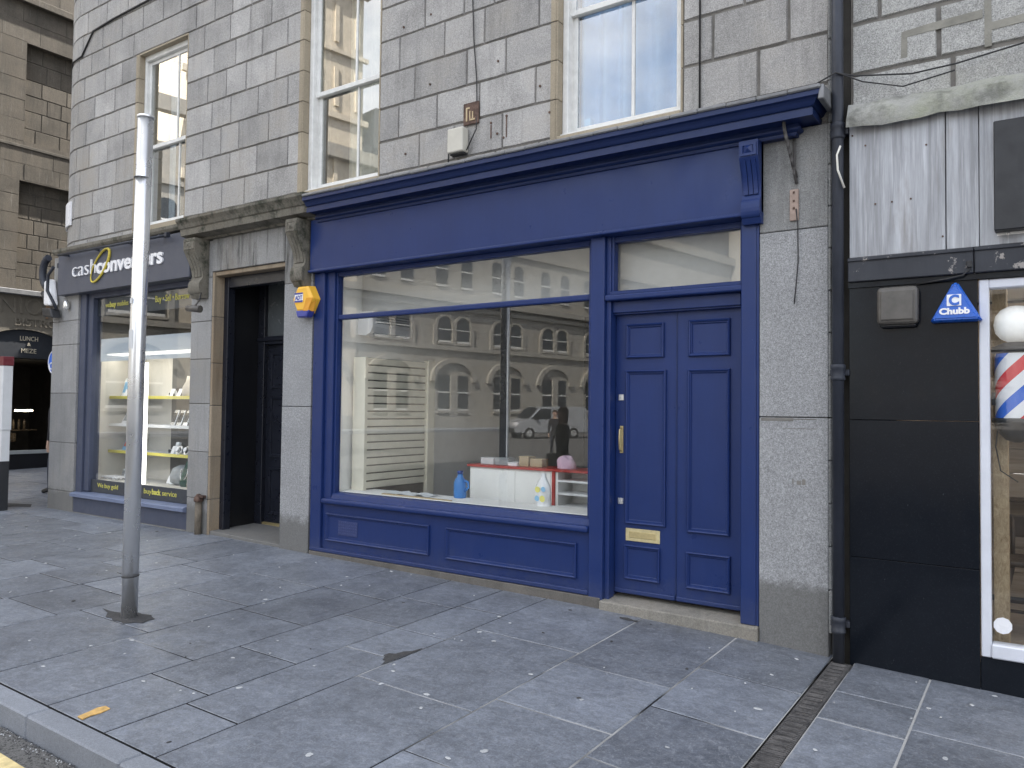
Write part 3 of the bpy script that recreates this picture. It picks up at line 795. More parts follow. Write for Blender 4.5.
# recessed porch with black double-panelled door
b = MB()
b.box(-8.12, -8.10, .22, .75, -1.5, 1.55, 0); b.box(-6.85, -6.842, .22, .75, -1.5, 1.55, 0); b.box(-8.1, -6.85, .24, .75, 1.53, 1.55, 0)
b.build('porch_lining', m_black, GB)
b = MB(); b.hexa([(-8.12, .02, -1.7), (-6.84, .02, -1.7), (-6.84, .8, -1.7), (-8.12, .8, -1.7), (-8.12, .02, -1.465), (-6.84, .02, -1.495), (-6.84, .8, -1.455), (-8.12, .8, -1.44)], 0, .006)
b.build('porch_step', m_pier, GB)
b = MB()
b.box(-8.1, -7.98, .64, .75, -1.46, 1.53, 0, .005); b.box(-6.97, -6.85, .64, .75, -1.46, 1.53, 0, .005); b.box(-7.98, -6.97, .64, .75, .76, .86, 0, .005); b.box(-8.1, -6.85, .62, .64, .80, .84, 0, .005)
b.box(-7.98, -6.97, .70, .74, -1.46, .76, 0)
for x0, x1 in ((-7.90, -7.55), (-7.42, -7.05)):
    for z0, z1 in ((-1.32, -.75), (-.62, .12), (.22, .66)):
        b.rframe(x0, x1, z0, z1, [(0, .701), (.006, .682), (.03, .686), (.036, .701)])
ed = b.build('entrance_door', m_blackdoor, GB)
b = MB(); b.box(-7.98, -6.97, .69, .70, .86, 1.53); b.build('fanlight', simple('dim_fanlight', (.10, .11, .115), .2), ed)
b = MB(); b.box(-7.98, -6.97, .66, .70, -1.46, -1.42, 0, .004); b.build('threshold', m_brass_dk, ed)
# rooms behind the shop windows
b = MB()
b.box(-6.2, -1.7, .14, 5.6, -1.8, -1.5, 2); b.box(-6.19, -1.7, .19, 5.5, 1.50, 1.54, 0); b.box(-6.24, -6.12, .16, 5.5, -1.5, 1.5, 0)
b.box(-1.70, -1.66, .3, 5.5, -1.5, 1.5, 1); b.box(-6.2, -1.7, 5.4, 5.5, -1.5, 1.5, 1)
b.box(-6.11, -3.0, .45, .48, .975, 1.499, 3); b.box(-2.95, -1.75, .24, .26, .93, 1.45, 3)  # pale bulkhead drawn forward, and transom board added, to brighten the upper glass
b.build('empty_shop_room', [m_whitewall, m_intdark, m_intfloor, simple('bulkhead_and_added_board', (.44, .435, .425), .8, var=.05)], GB)
b = MB()
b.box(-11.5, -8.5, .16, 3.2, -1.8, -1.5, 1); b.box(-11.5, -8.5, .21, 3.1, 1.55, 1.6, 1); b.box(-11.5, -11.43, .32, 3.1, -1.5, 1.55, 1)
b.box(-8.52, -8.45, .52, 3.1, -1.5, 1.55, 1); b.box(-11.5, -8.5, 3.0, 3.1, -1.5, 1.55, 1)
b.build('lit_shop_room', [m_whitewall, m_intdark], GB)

# ------------------------------------------------------------------ blue shopfront
SF = thing('blue_shopfront', 'navy blue painted wooden shopfront with a wide window, panelled stallriser and double door', 'shopfront', (-4, 0, -1.56))
b = MB()
b.box(-6.383, -1.662, -.05, .11, 1.425, 1.96, 0, .004)
b.box(-6.385, -1.66, -.078, .10, 1.402, 1.43, 0, .009, None, 2)
b.build('fascia', m_navy, SF)
# cornice mitred at its right end
cp = [(.052, 1.922), (.068, 1.922), (.072, 1.936), (.072, 1.944), (.082, 1.946), (.100, 1.956), (.104, 1.968), (.090, 1.972), (.090, 1.998), (.200, 2.002), (.204, 1.992), (.212, 1.992), (.212, 2.040), (.204, 2.044), (.204, 2.050), (.218, 2.053), (.226, 2.062), (.236, 2.080), (.250, 2.094), (.266, 2.100), (.274, 2.102), (.274, 2.140)]
b = MB(); XE = -1.485
ringA = [b.bm.verts.new((-6.262, -p, z)) for p, z in cp]; ringB = [b.bm.verts.new((XE + p, -p, z)) for p, z in cp]; ringC = [b.bm.verts.new((XE + p, .06, z)) for p, z in cp]
for A, B_ in ((ringA, ringB), (ringB, ringC)):
    for i in range(len(cp) - 1): b.bm.faces.new([A[i], B_[i], B_[i + 1], A[i + 1]])
v1, v2, v3 = b.bm.verts.new((-6.262, .06, 2.14)), b.bm.verts.new((XE + .274, .06, 2.14)), None
b.bm.faces.new([ringA[-1], ringB[-1], v2, v1])
b.bm.faces.new([*ringA, v1, b.bm.verts.new((-6.262, .06, 1.922))])
b.bm.faces.new([ringA[0], b.bm.verts.new((-6.262, .06, 1.922)), b.bm.verts.new((XE + .052, .06, 1.922)), ringB[0]])
b.build('cornice', m_navy_dk, SF, True)
b = MB()                                       # grey lead capping rolled over the front edge
for i in range(24):
    xa, xb = -6.258 + i * .2104, -6.258 + (i + 1) * .2104
    w = rng.uniform(-.003, .003)
    b.hexa([(xa, -.292, 2.137 + w), (xb, -.292, 2.137 + w), (xb, .05, 2.142), (xa, .05, 2.142), (xa, -.292, 2.166 + w), (xb, -.292, 2.166 + w), (xb, .05, 2.20), (xa, .05, 2.20)], 0, .008)
b.hexa([(-1.225, -.29, 2.06), (-1.185, -.29, 2.06), (-1.185, .04, 2.06), (-1.225, .04, 2.06), (-1.215, -.27, 2.165), (-1.19, -.27, 2.165), (-1.19, .04, 2.19), (-1.215, .04, 2.19)], 0, .006)
b.box(-3.42, -2.3, -.12, .02, 2.19, 2.205, 1, .006)
b.build('lead_capping', [m_lead, m_white], SF)
console(-1.797, -1.662, 1.925, 1.345, .135, 'console', m_navy, SF)
b = MB()
for x0, x1, y0 in ((-6.36, -6.205, -.004), (-6.205, -6.09, .03)): b.box(x0, x1, y0, .13, -1.485, 1.402, 0, .006)
b.build('pilaster', m_navy, SF)
b = MB()
b.box(-3.06, -2.935, -.004, .13, -1.53, 1.402, 0, .006); b.box(-2.935, -2.895, .035, .13, -1.515, 1.402, 0, .004)
b.build('pilaster', m_navy, SF)
b = MB()
b.box(-1.822, -1.712, -.004, .13, -1.515, 1.402, 0, .006); b.box(-1.712, -1.692, .004, .13, -1.515, 1.345, 0, .003)
b.build('pilaster', m_navy, SF)
# window frame, glazing bar and panes
b = MB()
b.box(-6.09, -6.065, .055, .13, -.93, 1.402, 0, .004); b.box(-3.105, -3.06, .055, .13, -.93, 1.402, 0, .004)
b.box(-6.065, -3.105, .06, .13, 1.355, 1.402, 0, .004)
b.hexa([(-6.09, .03, -.945), (-3.06, .03, -.945), (-3.06, .13, -.945), (-6.09, .13, -.945), (-6.09, .05, -.89), (-3.06, .05, -.89), (-3.06, .13, -.872), (-6.09, .13, -.872)], 0, .004)
wf = b.build('window_frame', m_navy, SF)
b = MB(); b.box(-6.065, -3.105, .062, .125, .905, .957, 0, .012, None, 2); b.build('glazing_bar', m_navy, wf)
b = MB(); b.box(-6.066, -3.104, .098, .104, -.88, .906); b.build('pane', m_glass, wf)
b = MB(); b.box(-6.066, -3.104, .098, .104, .956, 1.356); b.build('pane', m_glass, wf)
b = MB(); b.box(-6.175, -3.062, -.032, .06, -.992, -.938, 0, .02, None, 3); b.build('window_sill', m_navy, SF)
b = MB()
b.box(-6.20, -3.062, .028, .13, -1.50, -.985, 0)
sr = b.build('stallriser', m_navy, SF)
mould = lambda y: [(0, y + .001), (.001, y - .020), (.008, y - .026), (.016, y - .020), (.020, y - .012), (.026, y - .012), (.030, y - .002), (.038, y + .001)]
for x0, x1, z0, z1 in ((-6.135, -4.75, -1.37, -1.09), (-4.55, -3.18, -1.375, -1.09)):
    b = MB(); b.rframe(x0, x1, z0, z1, mould(.028)); b.build('panel_moulding', m_navy, sr)
b = MB(); b.box(-6.36, -3.062, -.006, .05, -1.492, -1.452, 0, .008, None, 2); b.build('base_rail', m_navy, sr)
b = MB()                                       # painted-over air vent
b.box(-5.965, -5.69, .022, .03, -1.30, -1.155, 0, .002)
for i in range(9):
    for k in range(5): b.box(-5.955 + i * .03, -5.955 + i * .03 + .017, .018, .024, -1.292 + k * .028, -1.292 + k * .028 + .017, 0, .002)
b.build('air_vent', paint('dusty_vent_paint', (.04, .055, .15), .6), sr)
b = MB()
b.hexa([(-6.36, -.012, -1.75), (-2.95, -.012, -1.75), (-2.95, .12, -1.75), (-6.36, .12, -1.75), (-6.36, -.012, -1.494), (-2.95, -.012, -1.497), (-2.95, .12, -1.494), (-6.36, .12, -1.494)], 0, .004)
b.build('plinth', granite('plinth_stone', (.13, .12, .108), .1, .2, 140, (.2, .18, .15), .2), SF)
b = MB()
b.hexa([(-2.948, -.03, -1.8), (-1.692, -.03, -1.8), (-1.692, .24, -1.8), (-2.948, .24, -1.8), (-2.948, -.03, -1.512), (-1.692, -.03, -1.52), (-1.692, .24, -1.488), (-2.948, .24, -1.488)], 0, .01, None, 2)
b.build('doorstep', granite('worn_doorstep', (.25, .235, .205), .1, .25, 120, (.15, .125, .095), .3, None, .3), SF)
# door case, transom light and doors
b = MB()
b.box(-2.93, -1.815, -.004, .12, .878, .925, 0, .012, None, 2); b.box(-2.895, -1.822, .02, .12, .925, .955, 0, .004); b.box(-2.895, -2.875, .05, .13, .955, 1.402, 0, .003); b.box(-1.845, -1.822, .05, .13, .955, 1.402, 0, .003)
b.box(-2.875, -1.845, .06, .13, 1.355, 1.402, 0, .003)
b.box(-2.895, -1.845, .07, .2, .785, .878, 0, .005); b.box(-2.93, -2.90, .08, .2, -1.488, .79, 0, .004); b.box(-1.85, -1.82, .08, .2, -1.488, .79, 0, .004)
b.box(-2.895, -1.85, .09, .2, .772, .787, 0, .003)
df = b.build('door_frame', m_navy, SF)
b = MB(); b.box(-2.876, -1.844, .110, .116, .954, 1.356); b.build('pane', m_glass, df)
def leaf(x0, x1, pans, extra):
    b = MB(); b.box(x0, x1, .142, .19, -1.462, .776, 0, .003)
    b.box(x0 + .004, x1 - .004, .128, .145, -1.462, -1.425, 0, .008, None, 2)
    d = b.build('door', m_navy, SF)
    for (a, c_, z0, z1) in pans:
        b = MB(); b.rframe(a, c_, z0, z1, mould(.142)); b.build('panel_moulding', m_navy, d)
    return d
d1 = leaf(-2.898, -2.3725, [(-2.80, -2.475, .42, .695), (-2.80, -2.455, -.905, .322), (-2.805, -2.50, -1.345, -1.072)], 1)
d2 = leaf(-2.3685, -1.852, [(-2.272, -1.945, .42, .70), (-2.278, -1.945, -.925, .322), (-2.285, -1.94, -1.35, -1.072)], 0)
b = MB(); b.box(-2.376, -2.364, .134, .15, -1.42, .775, 0, .004); b.build('meeting_bead', m_navy_dk, d1)
b = MB()
b.box(-2.797, -2.503, .134, .145, -1.042, -.94, 0, .003); b.box(-2.765, -2.535, .130, .136, -1.015, -.965, 1, .003)
b.build('letterbox', [m_brass, m_brass_dk], d1)
b = MB()
b.box(-2.855, -2.825, .134, .145, -.345, -.125, 0, .003); b.tube([(-2.84, .134, -.33), (-2.84, .10, -.315), (-2.84, .095, -.235), (-2.84, .10, -.155), (-2.84, .134, -.14)], .0055, 8)
b.build('handle', [m_brass_dk], d1)
for z0 in (.08, -.755):
    b = MB(); b.box(-2.868, -2.822, .134, .145, z0, z0 + .05, 0, .003); b.lathe([(.012, 0), (.012, .001)], (-2.845, .133, z0 + .025), 12); b.build('lock', m_steel, d1)

# ------------------------------------------------------------------ inside the empty shop
b = MB()
b.box(-6.11, -3.07, .135, .50, -1.4, -.868, 0, .004)
tag(b.build('window_ledge', m_whitewall), 'white painted display ledge behind the empty shop window', 'display ledge')
def slat():
    T = thing('slatwall_panel', 'tall cream slatwall display panel on the left wall of the empty shop', 'display panel', (-6, .8, -.87))
    b = MB(); b.box(-6.06, -5.885, .29, .335, -.868, .53, 0, .003); b.build('end_post', m_cream, T)
    b = MB(); b.box(-5.95, -5.88, 1.30, 1.42, -1.5, .545, 0, .003); b.build('end_post', m_cream, T)
    b = MB(); n = 17; z0, z1 = -.86, .53; h = (z1 - z0) / n
    b.box(-5.96, -5.93, .335, 1.30, -1.5, z1, 1)
    for i in range(n): b.box(-5.93, -5.905, .336, 1.30, z0 + i * h + .009, z0 + (i + 1) * h - .006, 0, .004)
    b.build('slatboard', [m_cream, m_slot], T)
slat()
T = thing('air_conditioner', 'white wall-mounted air conditioner high on the left wall of the empty shop', 'air conditioner', (-6.1, .7, .8))
b = MB(); b.prism([(-6.115, .78), (-6.0, .77), (-5.93, .80), (-5.90, .86), (-5.905, 1.02), (-6.115, 1.03)], 'y', .40, 1.05); b.build('casing', m_whitegloss, T)
b = MB()
for i in range(4): b.box(-5.906, -5.896, .46, .98, .90 + i * .028, .912 + i * .028, 0, .002)
b.box(-5.99, -5.93, .46, .98, .785, .80, 0); b.build('grille', m_greybox, T)
T = thing('shop_counter', 'white shop counter with sliding doors, open shelves and a red top edge', 'counter', (-4, .9, -1.5))
b = MB(); b.box(-4.84, -3.86, .75, 1.05, -1.5, -.585, 0, .003); b.box(-3.83, -3.03, 1.02, 1.05, -1.5, -.585, 0); b.box(-3.83, -3.80, .75, 1.02, -1.5, -.585, 0); b.build('carcass', m_counter, T)
b = MB(); b.box(-4.86, -3.02, .72, 1.07, -.585, -.56, 0, .004); b.box(-3.862, -3.828, .735, 1.02, -1.5, -.585, 0, .003); b.build('counter_top', m_redtop, T)
for x0, x1, y in ((-4.82, -4.28, .735), (-4.30, -3.88, .742)):
    b = MB(); b.box(x0, x1, y, y + .012, -1.45, -.60, 0, .003); b.lathe([(.012, 0), (.013, .002)], (x1 - .05, y - .0, -.84), 12); b.build('sliding_door', m_counter, T)
for z in (-.68, -.80, -.92):
    b = MB(); b.box(-3.80, -3.03, .74, 1.02, z, z + .02, 0, .003); b.build('shelf', m_shelfw, T)
CT = -.56
def smallbox(name, x0, x1, y0, y1, z0, z1, mat, label, cat='box', group=None):
    T = thing(name, label, cat, ((x0 + x1) / 2, (y0 + y1) / 2, z0), group)
    b = MB(); b.box(x0, x1, y0, y1, z0, z1 - .012, 0, .003); b.build('body', mat, T)
    b = MB(); b.box(x0 - .003, x1 + .003, y0 - .003, y1 + .003, z1 - .014, z1, 0, .003); b.build('lid', mat, T)
    return T
smallbox('carton', -4.76, -4.60, .82, .95, CT, -.495, m_totgrey, 'pale grey carton at the left end of the red-edged counter', 'carton')
smallbox('carton', -4.59, -4.42, .82, .95, CT, -.49, m_greybox, 'dark grey carton beside the black post on the counter', 'carton')
smallbox('carton', -4.41, -4.30, .80, .92, CT, -.525, m_whitegloss, 'flat white carton on the counter right of the black post', 'carton')
smallbox('carton', -4.29, -4.18, .82, .95, CT, -.462, m_card, 'tall brown cardboard carton in the middle of the counter', 'carton')
smallbox('carton', -4.17, -4.03, .83, .95, CT, -.482, m_card, 'low brown cardboard carton near the pink towel', 'carton')
b = MB()                                       # crumpled pink towel
n, mrings = 18, 8
rings = []
for i in range(mrings):
    a = math.pi / 2 * i / (mrings - 1); rings.append([])
    for k in range(n):
        th_ = 2 * math.pi * k / n; w = 1 + .12 * math.sin(3 * th_ + i) + .07 * math.sin(7 * th_ + 2 * i)
        rings[-1].append(b.bm.verts.new((-3.80 + .10 * w * math.cos(a) ** .6 * math.cos(th_), .90 + .07 * w * math.cos(a) ** .6 * math.sin(th_), CT + .115 * math.sin(a) * (1 + .08 * math.sin(2 * th_)))))
for A, B_ in zip(rings, rings[1:]):
    for k in range(n): b.bm.faces.new([A[k], A[(k + 1) % n], B_[(k + 1) % n], B_[k]]).smooth = True
tag(b.build('towel', m_pink), 'crumpled pink towel lying on the shop counter', 'towel')
T = thing('plastic_jug', 'blue plastic jug standing on the white window ledge', 'jug', (-4.70, .46, -.868))
b = MB(); b.lathe([(.055, 0), (.062, .01), (.062, .14), (.05, .18), (.028, .205), (.025, .235)], (-4.715, .43, -.868), 20); b.build('body', m_jug, T)
b = MB(); b.tube([(-4.66, .43, -.70), (-4.62, .43, -.71), (-4.61, .43, -.76), (-4.655, .43, -.80)], .012, 8); b.build('handle', m_jug, T)
b = MB(); b.lathe([(.03, 0), (.03, .025), (.026, .03)], (-4.715, .43, -.635), 16); b.build('cap', m_chubbdk, T)
T = thing('carrier_bag', 'white carrier bag with pale yellow and blue print standing on the window ledge', 'bag', (-3.76, .45, -.868))
b = MB(); rings = []
for i, z in enumerate((0, .05, .12, .18, .22, .25, .29)):
    w, d = (.075, .05, .075, .07, .05, .03, .022)[i] + (.015 if i == 1 else 0), (.05, .06, .055, .045, .03, .02, .015)[i]
    rings.append([b.bm.verts.new((-3.76 + w * (1 + .1 * math.sin(3 * 2 * math.pi * k / 16 + i)) * math.cos(2 * math.pi * k / 16), .43 + d * math.sin(2 * math.pi * k / 16), -.868 + z)) for k in range(16)])
for A, B_ in zip(rings, rings[1:]):
    for k in range(16): b.bm.faces.new([A[k], A[(k + 1) % 16], B_[(k + 1) % 16], B_[k]]).smooth = True
b.bm.faces.new(rings[-1])
b.build('body', m_whitegloss, T)
b = MB()
for x, z, r, m in ((-3.785, -.72, .028, 0), (-3.735, -.80, .03, 0), (-3.79, -.80, .026, 1), (-3.725, -.715, .024, 1)):
    b.face([(x + r * math.cos(2 * math.pi * k / 10), .364 + .0006 * k % 2, z + r * math.sin(2 * math.pi * k / 10)) for k in range(10)], m)
b.build('print', [m_pl_yellow, m_pl_blue], T)
b = MB()
for x0, x1, y0, y1, a in ((-5.55, -4.95, .2, .42, .1),):
    n = 10; g = [[b.bm.verts.new((x0 + (x1 - x0) * i / n, y0 + (y1 - y0) * k / 3 + .03 * math.sin(i), -.866 + .012 + .010 * math.sin(i * 1.7 + k))) for i in range(n + 1)] for k in range(4)]
    for k in range(3):
        for i in range(n): b.bm.faces.new([g[k][i], g[k][i + 1], g[k + 1][i + 1], g[k + 1][i]]).smooth = True
tag(b.build('dust_sheet', m_paper), 'crinkled white paper sheet lying on the window ledge', 'paper sheet')
b = MB(); b.hexa([(-5.5, .16, -.867), (-4.6, .14, -.867), (-4.6, .165, -.867), (-5.5, .2, -.867), (-5.5, .16, -.857), (-4.6, .14, -.857), (-4.6, .165, -.857), (-5.5, .2, -.857)])
tag(b.build('wood_strip', m_tan), 'thin tan wooden strip lying along the window ledge', 'wood strip')
T = thing('interior_post', 'slim black post with a pale edge standing behind the shop counter', 'post', (-4.86, 1.4, -1.5))
b = MB(); b.box(-4.915, -4.835, 1.36, 1.44, -1.5, 1.5, 0, .004); b.build('shaft', m_black, T)
b = MB(); b.box(-4.833, -4.815, 1.37, 1.40, -1.5, 1.5, 0, .003); b.build('edge_strip', m_totgrey, T)

# ------------------------------------------------------------------ alarm box by the doorway
T = thing('alarm_box', 'yellow hexagonal burglar alarm box with a small logo, on the granite pilaster', 'alarm box', (-6.42, -.02, 1.12))
cx, cz = -6.425, 1.125
hexp = lambda r, k=1.0: [(cx + r * math.cos(R(60 * i)) * k, cz + r * math.sin(R(60 * i))) for i in range(6)]
b = MB()
A = [b.bm.verts.new((x, -.0, z)) for x, z in hexp(.165)]; B_ = [b.bm.verts.new((x, -.09, z)) for x, z in hexp(.155)]; D_ = [b.bm.verts.new((x - .015, -.105, z + .005)) for x, z in hexp(.125)]
for P, Q in ((A, B_), (B_, D_)):
    for i in range(6): b.bm.faces.new([P[i], Q[i], Q[(i + 1) % 6], P[(i + 1) % 6]])
b.bm.faces.new(D_)
b.build('casing', m_yellow, T, True)
b = MB(); b.hexa([(cx - .07, -.112, cz - .19), (cx + .07, -.112, cz - .19), (cx + .07, -.02, cz - .19), (cx - .07, -.02, cz - .19), (cx - .10, -.112, cz - .118), (cx + .11, -.112, cz - .118), (cx + .11, -.02, cz - .118), (cx - .10, -.02, cz - .118)], 0, .01); b.build('strobe', m_purple, T)
b = MB(); b.hexa([(cx + .02, -.118, cz - .125), (cx + .09, -.112, cz - .13), (cx + .12, -.05, cz - .13), (cx + .03, -.05, cz - .125), (cx + .07, -.118, cz + .01), (cx + .15, -.1, cz + .01), (cx + .16, -.05, cz + .01), (cx + .07, -.05, cz + .01)], 0, .004); b.build('speaker_vent', m_yellowdk, T)
b = MB(); b.box(cx - .115, cx + .012, -.110, -.105, cz - .03, cz + .07, 0, .002); b.build('badge', m_whitegloss, T)
for zz in (cz + .052, cz - .03):
    b = MB(); b.box(cx - .115, cx + .012, -.1125, -.1105, zz, zz + .018); b.build('badge_bar', m_purple, T)
text('lettering', 'ADT', .062, m_purple, (cx - .108, -.1115, cz - .004), T, .112, ext=.001, off=.002)

# ------------------------------------------------------------------ downpipe
T = thing('downpipe', 'black cast iron downpipe running down between the two buildings', 'downpipe', (-1.145, -.05, -1.66))
b = MB(); b.tube([(-1.148, -.055, gz(-1.145, -.05) + .0), (-1.148, -.055, 6.2)], .037, 20); b.build('pipe', m_pipe, T)
for z in (-1.40, .27, 1.90, 3.6):
    b = MB(); b.lathe([(.038, -.055), (.046, -.05), (.046, -.035), (.042, -.028), (.042, .018), (.047, .026), (.047, .05), (.038, .055)], (-1.148, -.055, z), 20)
    b.box(-1.205, -1.085, -.03, .03, z - .02, z + .02, 0, .004); b.build('collar', m_pipe, T)
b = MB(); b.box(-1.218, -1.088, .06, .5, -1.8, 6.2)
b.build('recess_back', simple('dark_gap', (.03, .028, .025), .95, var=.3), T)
b = MB()
for i in range(22):
    z0 = gz(-1.2) + .16 + i * .29
    b.box(-1.222, -1.203 + rng.uniform(-.004, .004), .0 + rng.uniform(-.003, .003), .2, z0, z0 + .285, 0, .006, rng.random())
b.build('rubble_edge', m_pil2, GB)

# wires, bracket and plate on the pilaster head
T = thing('hook_bracket', 'rusty iron hook bracket projecting from the granite pilaster under the blue cornice', 'bracket', (-1.44, 0, 1.6))
b = MB(); b.tube([(-1.43, -.01, 1.64), (-1.455, -.06, 1.78), (-1.475, -.13, 1.93), (-1.48, -.15, 2.0), (-1.475, -.14, 2.03)], .012, 8); b.tube([(-1.445, -.01, 1.92), (-1.44, -.03, 1.68), (-1.43, -.005, 1.6)], .01, 8)
b.lathe([(.018, 0), (.022, .01), (.016, .03)], (-1.475, -.14, 2.02), 12); b.build('arm', m_castiron, T)
b = MB(); b.box(-1.475, -1.415, -.016, .002, 1.34, 1.56, 0, .004)
for z in (1.53, 1.47, 1.42): b.box(-1.452, -1.44, -.022, -.012, z, z + .014, 1)
b.build('plate', [simple('pinkish_old_board', (.33, .25, .21), .8, var=.25, vs=20), m_rust], T)
b = MB(); b.tube([(-1.43, -.02, 1.42), (-1.42, -.014, 1.30), (-1.418, -.012, 1.05), (-1.43, -.014, .9), (-1.445, -.012, .755)], .004, 6)
tag(b.build('loose_wire', m_cable), 'thin loose wire hanging down the granite pilaster below the bracket', 'wire')
b = MB(); b.tube([(-1.12, -.11, 1.78), (-1.14, -.12, 1.72), (-1.135, -.12, 1.62), (-1.10, -.09, 1.5)], .007, 6)
tag(b.build('loose_wire', m_cablew), 'short white cable loop beside the downpipe', 'cable')
b = MB(); b.tube([(-1.9, .03, 2.22), (-1.3, -.02, 2.27), (-1.15, -.115, 2.28), (-1.05, -.02, 2.27), (-.7, -.03, 2.20), (-.45, -.02, 2.21), (-.1, -.02, 2.25), (.5, -.01, 2.30)], .006, 6)
b.tube([(-1.15, -.115, 2.285), (-1.0, -.02, 2.22), (-.75, -.05, 2.12), (-.45, -.12, 2.13)], .005, 6)
tag(b.build('wall_cable', m_cable), 'thin black cables crossing the downpipe onto the pale neighbouring wall', 'cable')
b = MB(); b.tube([(-4.35, .04, 6.2), (-4.34, .038, 3.77), (-4.32, .038, 3.38), (-4.28, .036, 3.0), (-4.27, .034, 2.7), (-4.275, .03, 2.55), (-4.36, .0, 2.36)], .006, 6)
tag(b.build('wall_cable', m_cable), 'thin black cable hanging down the wall to the beige junction box', 'cable')
b = MB(); b.tube([(-2.155, .036, 6.2), (-2.155, .036, 2.2)], .008, 6)
tag(b.build('wall_cable', m_cable), 'straight dark conduit right of the curtained upper window', 'conduit')
T = thing('junction_box', 'beige plastic junction box on the granite wall above the blue cornice', 'junction box', (-4.45, 0, 2.36))
b = MB(); b.box(-4.55, -4.37, -.05, .045, 2.35, 2.575, 0, .012, None, 2); b.build('lid', m_beige, T)
b = MB(); b.box(-4.54, -4.38, -.02, .046, 2.335, 2.352, 0, .004); b.tube([(-4.56, -.01, 2.36), (-4.57, 0, 2.27)], .008, 6); b.build('gland', m_cable, T)
T = thing('rusty_plate', 'small rusty brown metal plate above the beige junction box', 'plate', (-4.34, .04, 2.61))
b = MB(); b.box(-4.425, -4.25, .028, .045, 2.605, 2.81, 0, .004); b.build('plate', m_rust, T)
b = MB(); b.box(-4.39, -4.375, .022, .03, 2.64, 2.75, 0); b.box(-4.35, -4.29, .022, .03, 2.64, 2.655, 0); b.box(-4.35, -4.34, .022, .03, 2.65, 2.73); b.box(-4.32, -4.31, .022, .03, 2.65, 2.72); b.box(-4.39, -4.35, .022, .03, 2.75, 2.765); b.build('worn_mark', m_tan, T)
b = MB()
for x, z in ((-4.12, 2.58), (-3.95, 2.61), (-4.05, 2.47), (-3.98, 2.42), (-4.05, 3.13), (-4.85, 3.1), (-5.15, 2.48), (-3.6, 2.8), (-4.85, 3.78), (-5.2, 3.75), (-3.5, 2.55)):
    b = MB(); b.tube([(x, .055, z), (x, .042, z)], .011, 8); b.build('wall_fixing', m_rust, GB)
for x, z, h in ((-4.12, 2.44, .12), (-3.95, 2.42, .18)):
    b = MB(); b.box(x - .005, x + .005, .0445, .052, z, z + h); b.build('rust_run', m_rust, GB)

# ------------------------------------------------------------------ neighbouring building on the right
NB = thing('neighbouring_building', 'pale pitted granite building with streaked metal cladding and black stone facing on the right', 'building', (.5, .3, -1.7))
b = MB()
fl = lambda s, z, d=0.: (s, WY - .004 + d, z)
JN = {1: [-.555, .25], 2: [-.905, -.29, .5]}
ashlar(b, [1.6, 1.95, 2.30, 2.65, 3.02, 3.38, 3.74, 4.1, 4.5, 4.9, 5.3, 5.7, 6.1], -1.085, 4.5, fl, (), {2: [-.555, .1], 3: [-.905, -.29, .5]}, .5, .85, w=.012)
b.box(-1.085, 9, WY + .02, .4, .95, 14, 1); b.box(4.5, 9, WY, .42, 1.6, 14, 0)
b.box(-1.085, -.9, .4, 39.6, -1.9, 14, 1); b.box(-1.085, 9, 39.6, 40, -1.9, 14, 1); b.box(8.6, 9, .4, 39.6, -1.9, 14, 1); b.box(-.9, 8.6, .4, 39.6, 13.6, 14, 1); b.box(-.9, 8.6, .4, 12, 1.2, 1.3, 1)
b.build('wall', [m_neigh, m_mortar], NB)
b = MB()                                       # smeared pointing round one stone
for pts in ([(-.775, 2.345), (-.735, 2.345), (-.735, 2.48), (-.31, 2.49), (-.31, 2.545), (-.60, 2.535), (-.77, 2.52)], [(-.30, 2.30), (-.262, 2.30), (-.262, 2.66), (-.30, 2.66)], [(-.262, 2.40), (.2, 2.42), (.2, 2.47), (-.262, 2.45)]):
    b.prism(pts, 'y', WY - .0075, WY + .004)
b.build('pointing', simple('smeared_pointing', (.235, .228, .20), .95, var=.25, vs=6, bump=.6), NB)
b = MB(); n = 40                               # crumpled lead apron
rows = []
for k, (y, z) in enumerate(((.05, 2.10), (-.03, 2.065), (-.08, 2.01), (-.10, 1.96), (-.105, 1.885))):
    rows.append([b.bm.verts.new((-1.085 + i * .11, y + (rng.uniform(-.028, .022) if k > 0 else 0), z + rng.uniform(-.012, .012) + (.010 * math.sin(i * 1.3) if k == 4 else 0))) for i in range(n)])
for A, B_ in zip(rows, rows[1:]):
    for i in range(n - 1): b.bm.faces.new([A[i], B_[i], B_[i + 1], A[i + 1]]).smooth = True
b.build('lead_apron', m_leadmoss, NB)
for x0, x1 in ((-1.08, -.515), (-.51, -.333), (-.329, .4), (.405, 1.2), (1.205, 2)):
    b = MB(); b.box(x0, x1, -.028 + rng.uniform(-.003, .003), .04, 1.035, 1.93, 0, .003); b.build('cladding_panel', m_sheet, NB)
b = MB()
for x, z in ((-.92, 1.38), (-.82, 1.38), (-.71, 1.385), (-.62, 1.72), (-1.06, 1.86), (-.53, 1.12), (-.98, 1.78)):
    b = MB(); b.tube([(x, -.035, z), (x, -.024, z)], .006, 8); b.build('cladding_screw', m_rust, NB)
for x0, x1 in ((-1.088, -.363), (-.358, .6), (.605, 2)):
    b = MB(); b.box(x0, x1, -.05, .06, .872, 1.028, 0, .005); b.box(x0, x1, -.062, .0, 1.006, 1.03, 0, .004); b.build('beam', m_beam, NB)
b = MB()
b.box(-1.09, 2, -.02, .06, .835, .872, 0)
for x0, x1 in ((-1.088, -.345),):
    for z0, z1 in ((-1.80, -.952), (-.949, -.045), (-.042, .835)): b.box(x0, x1, -.004, .06, z0, z1, 0, .002)
b.box(-.342, 2.2, .002, .06, -1.85, -1.475, 0, .002)
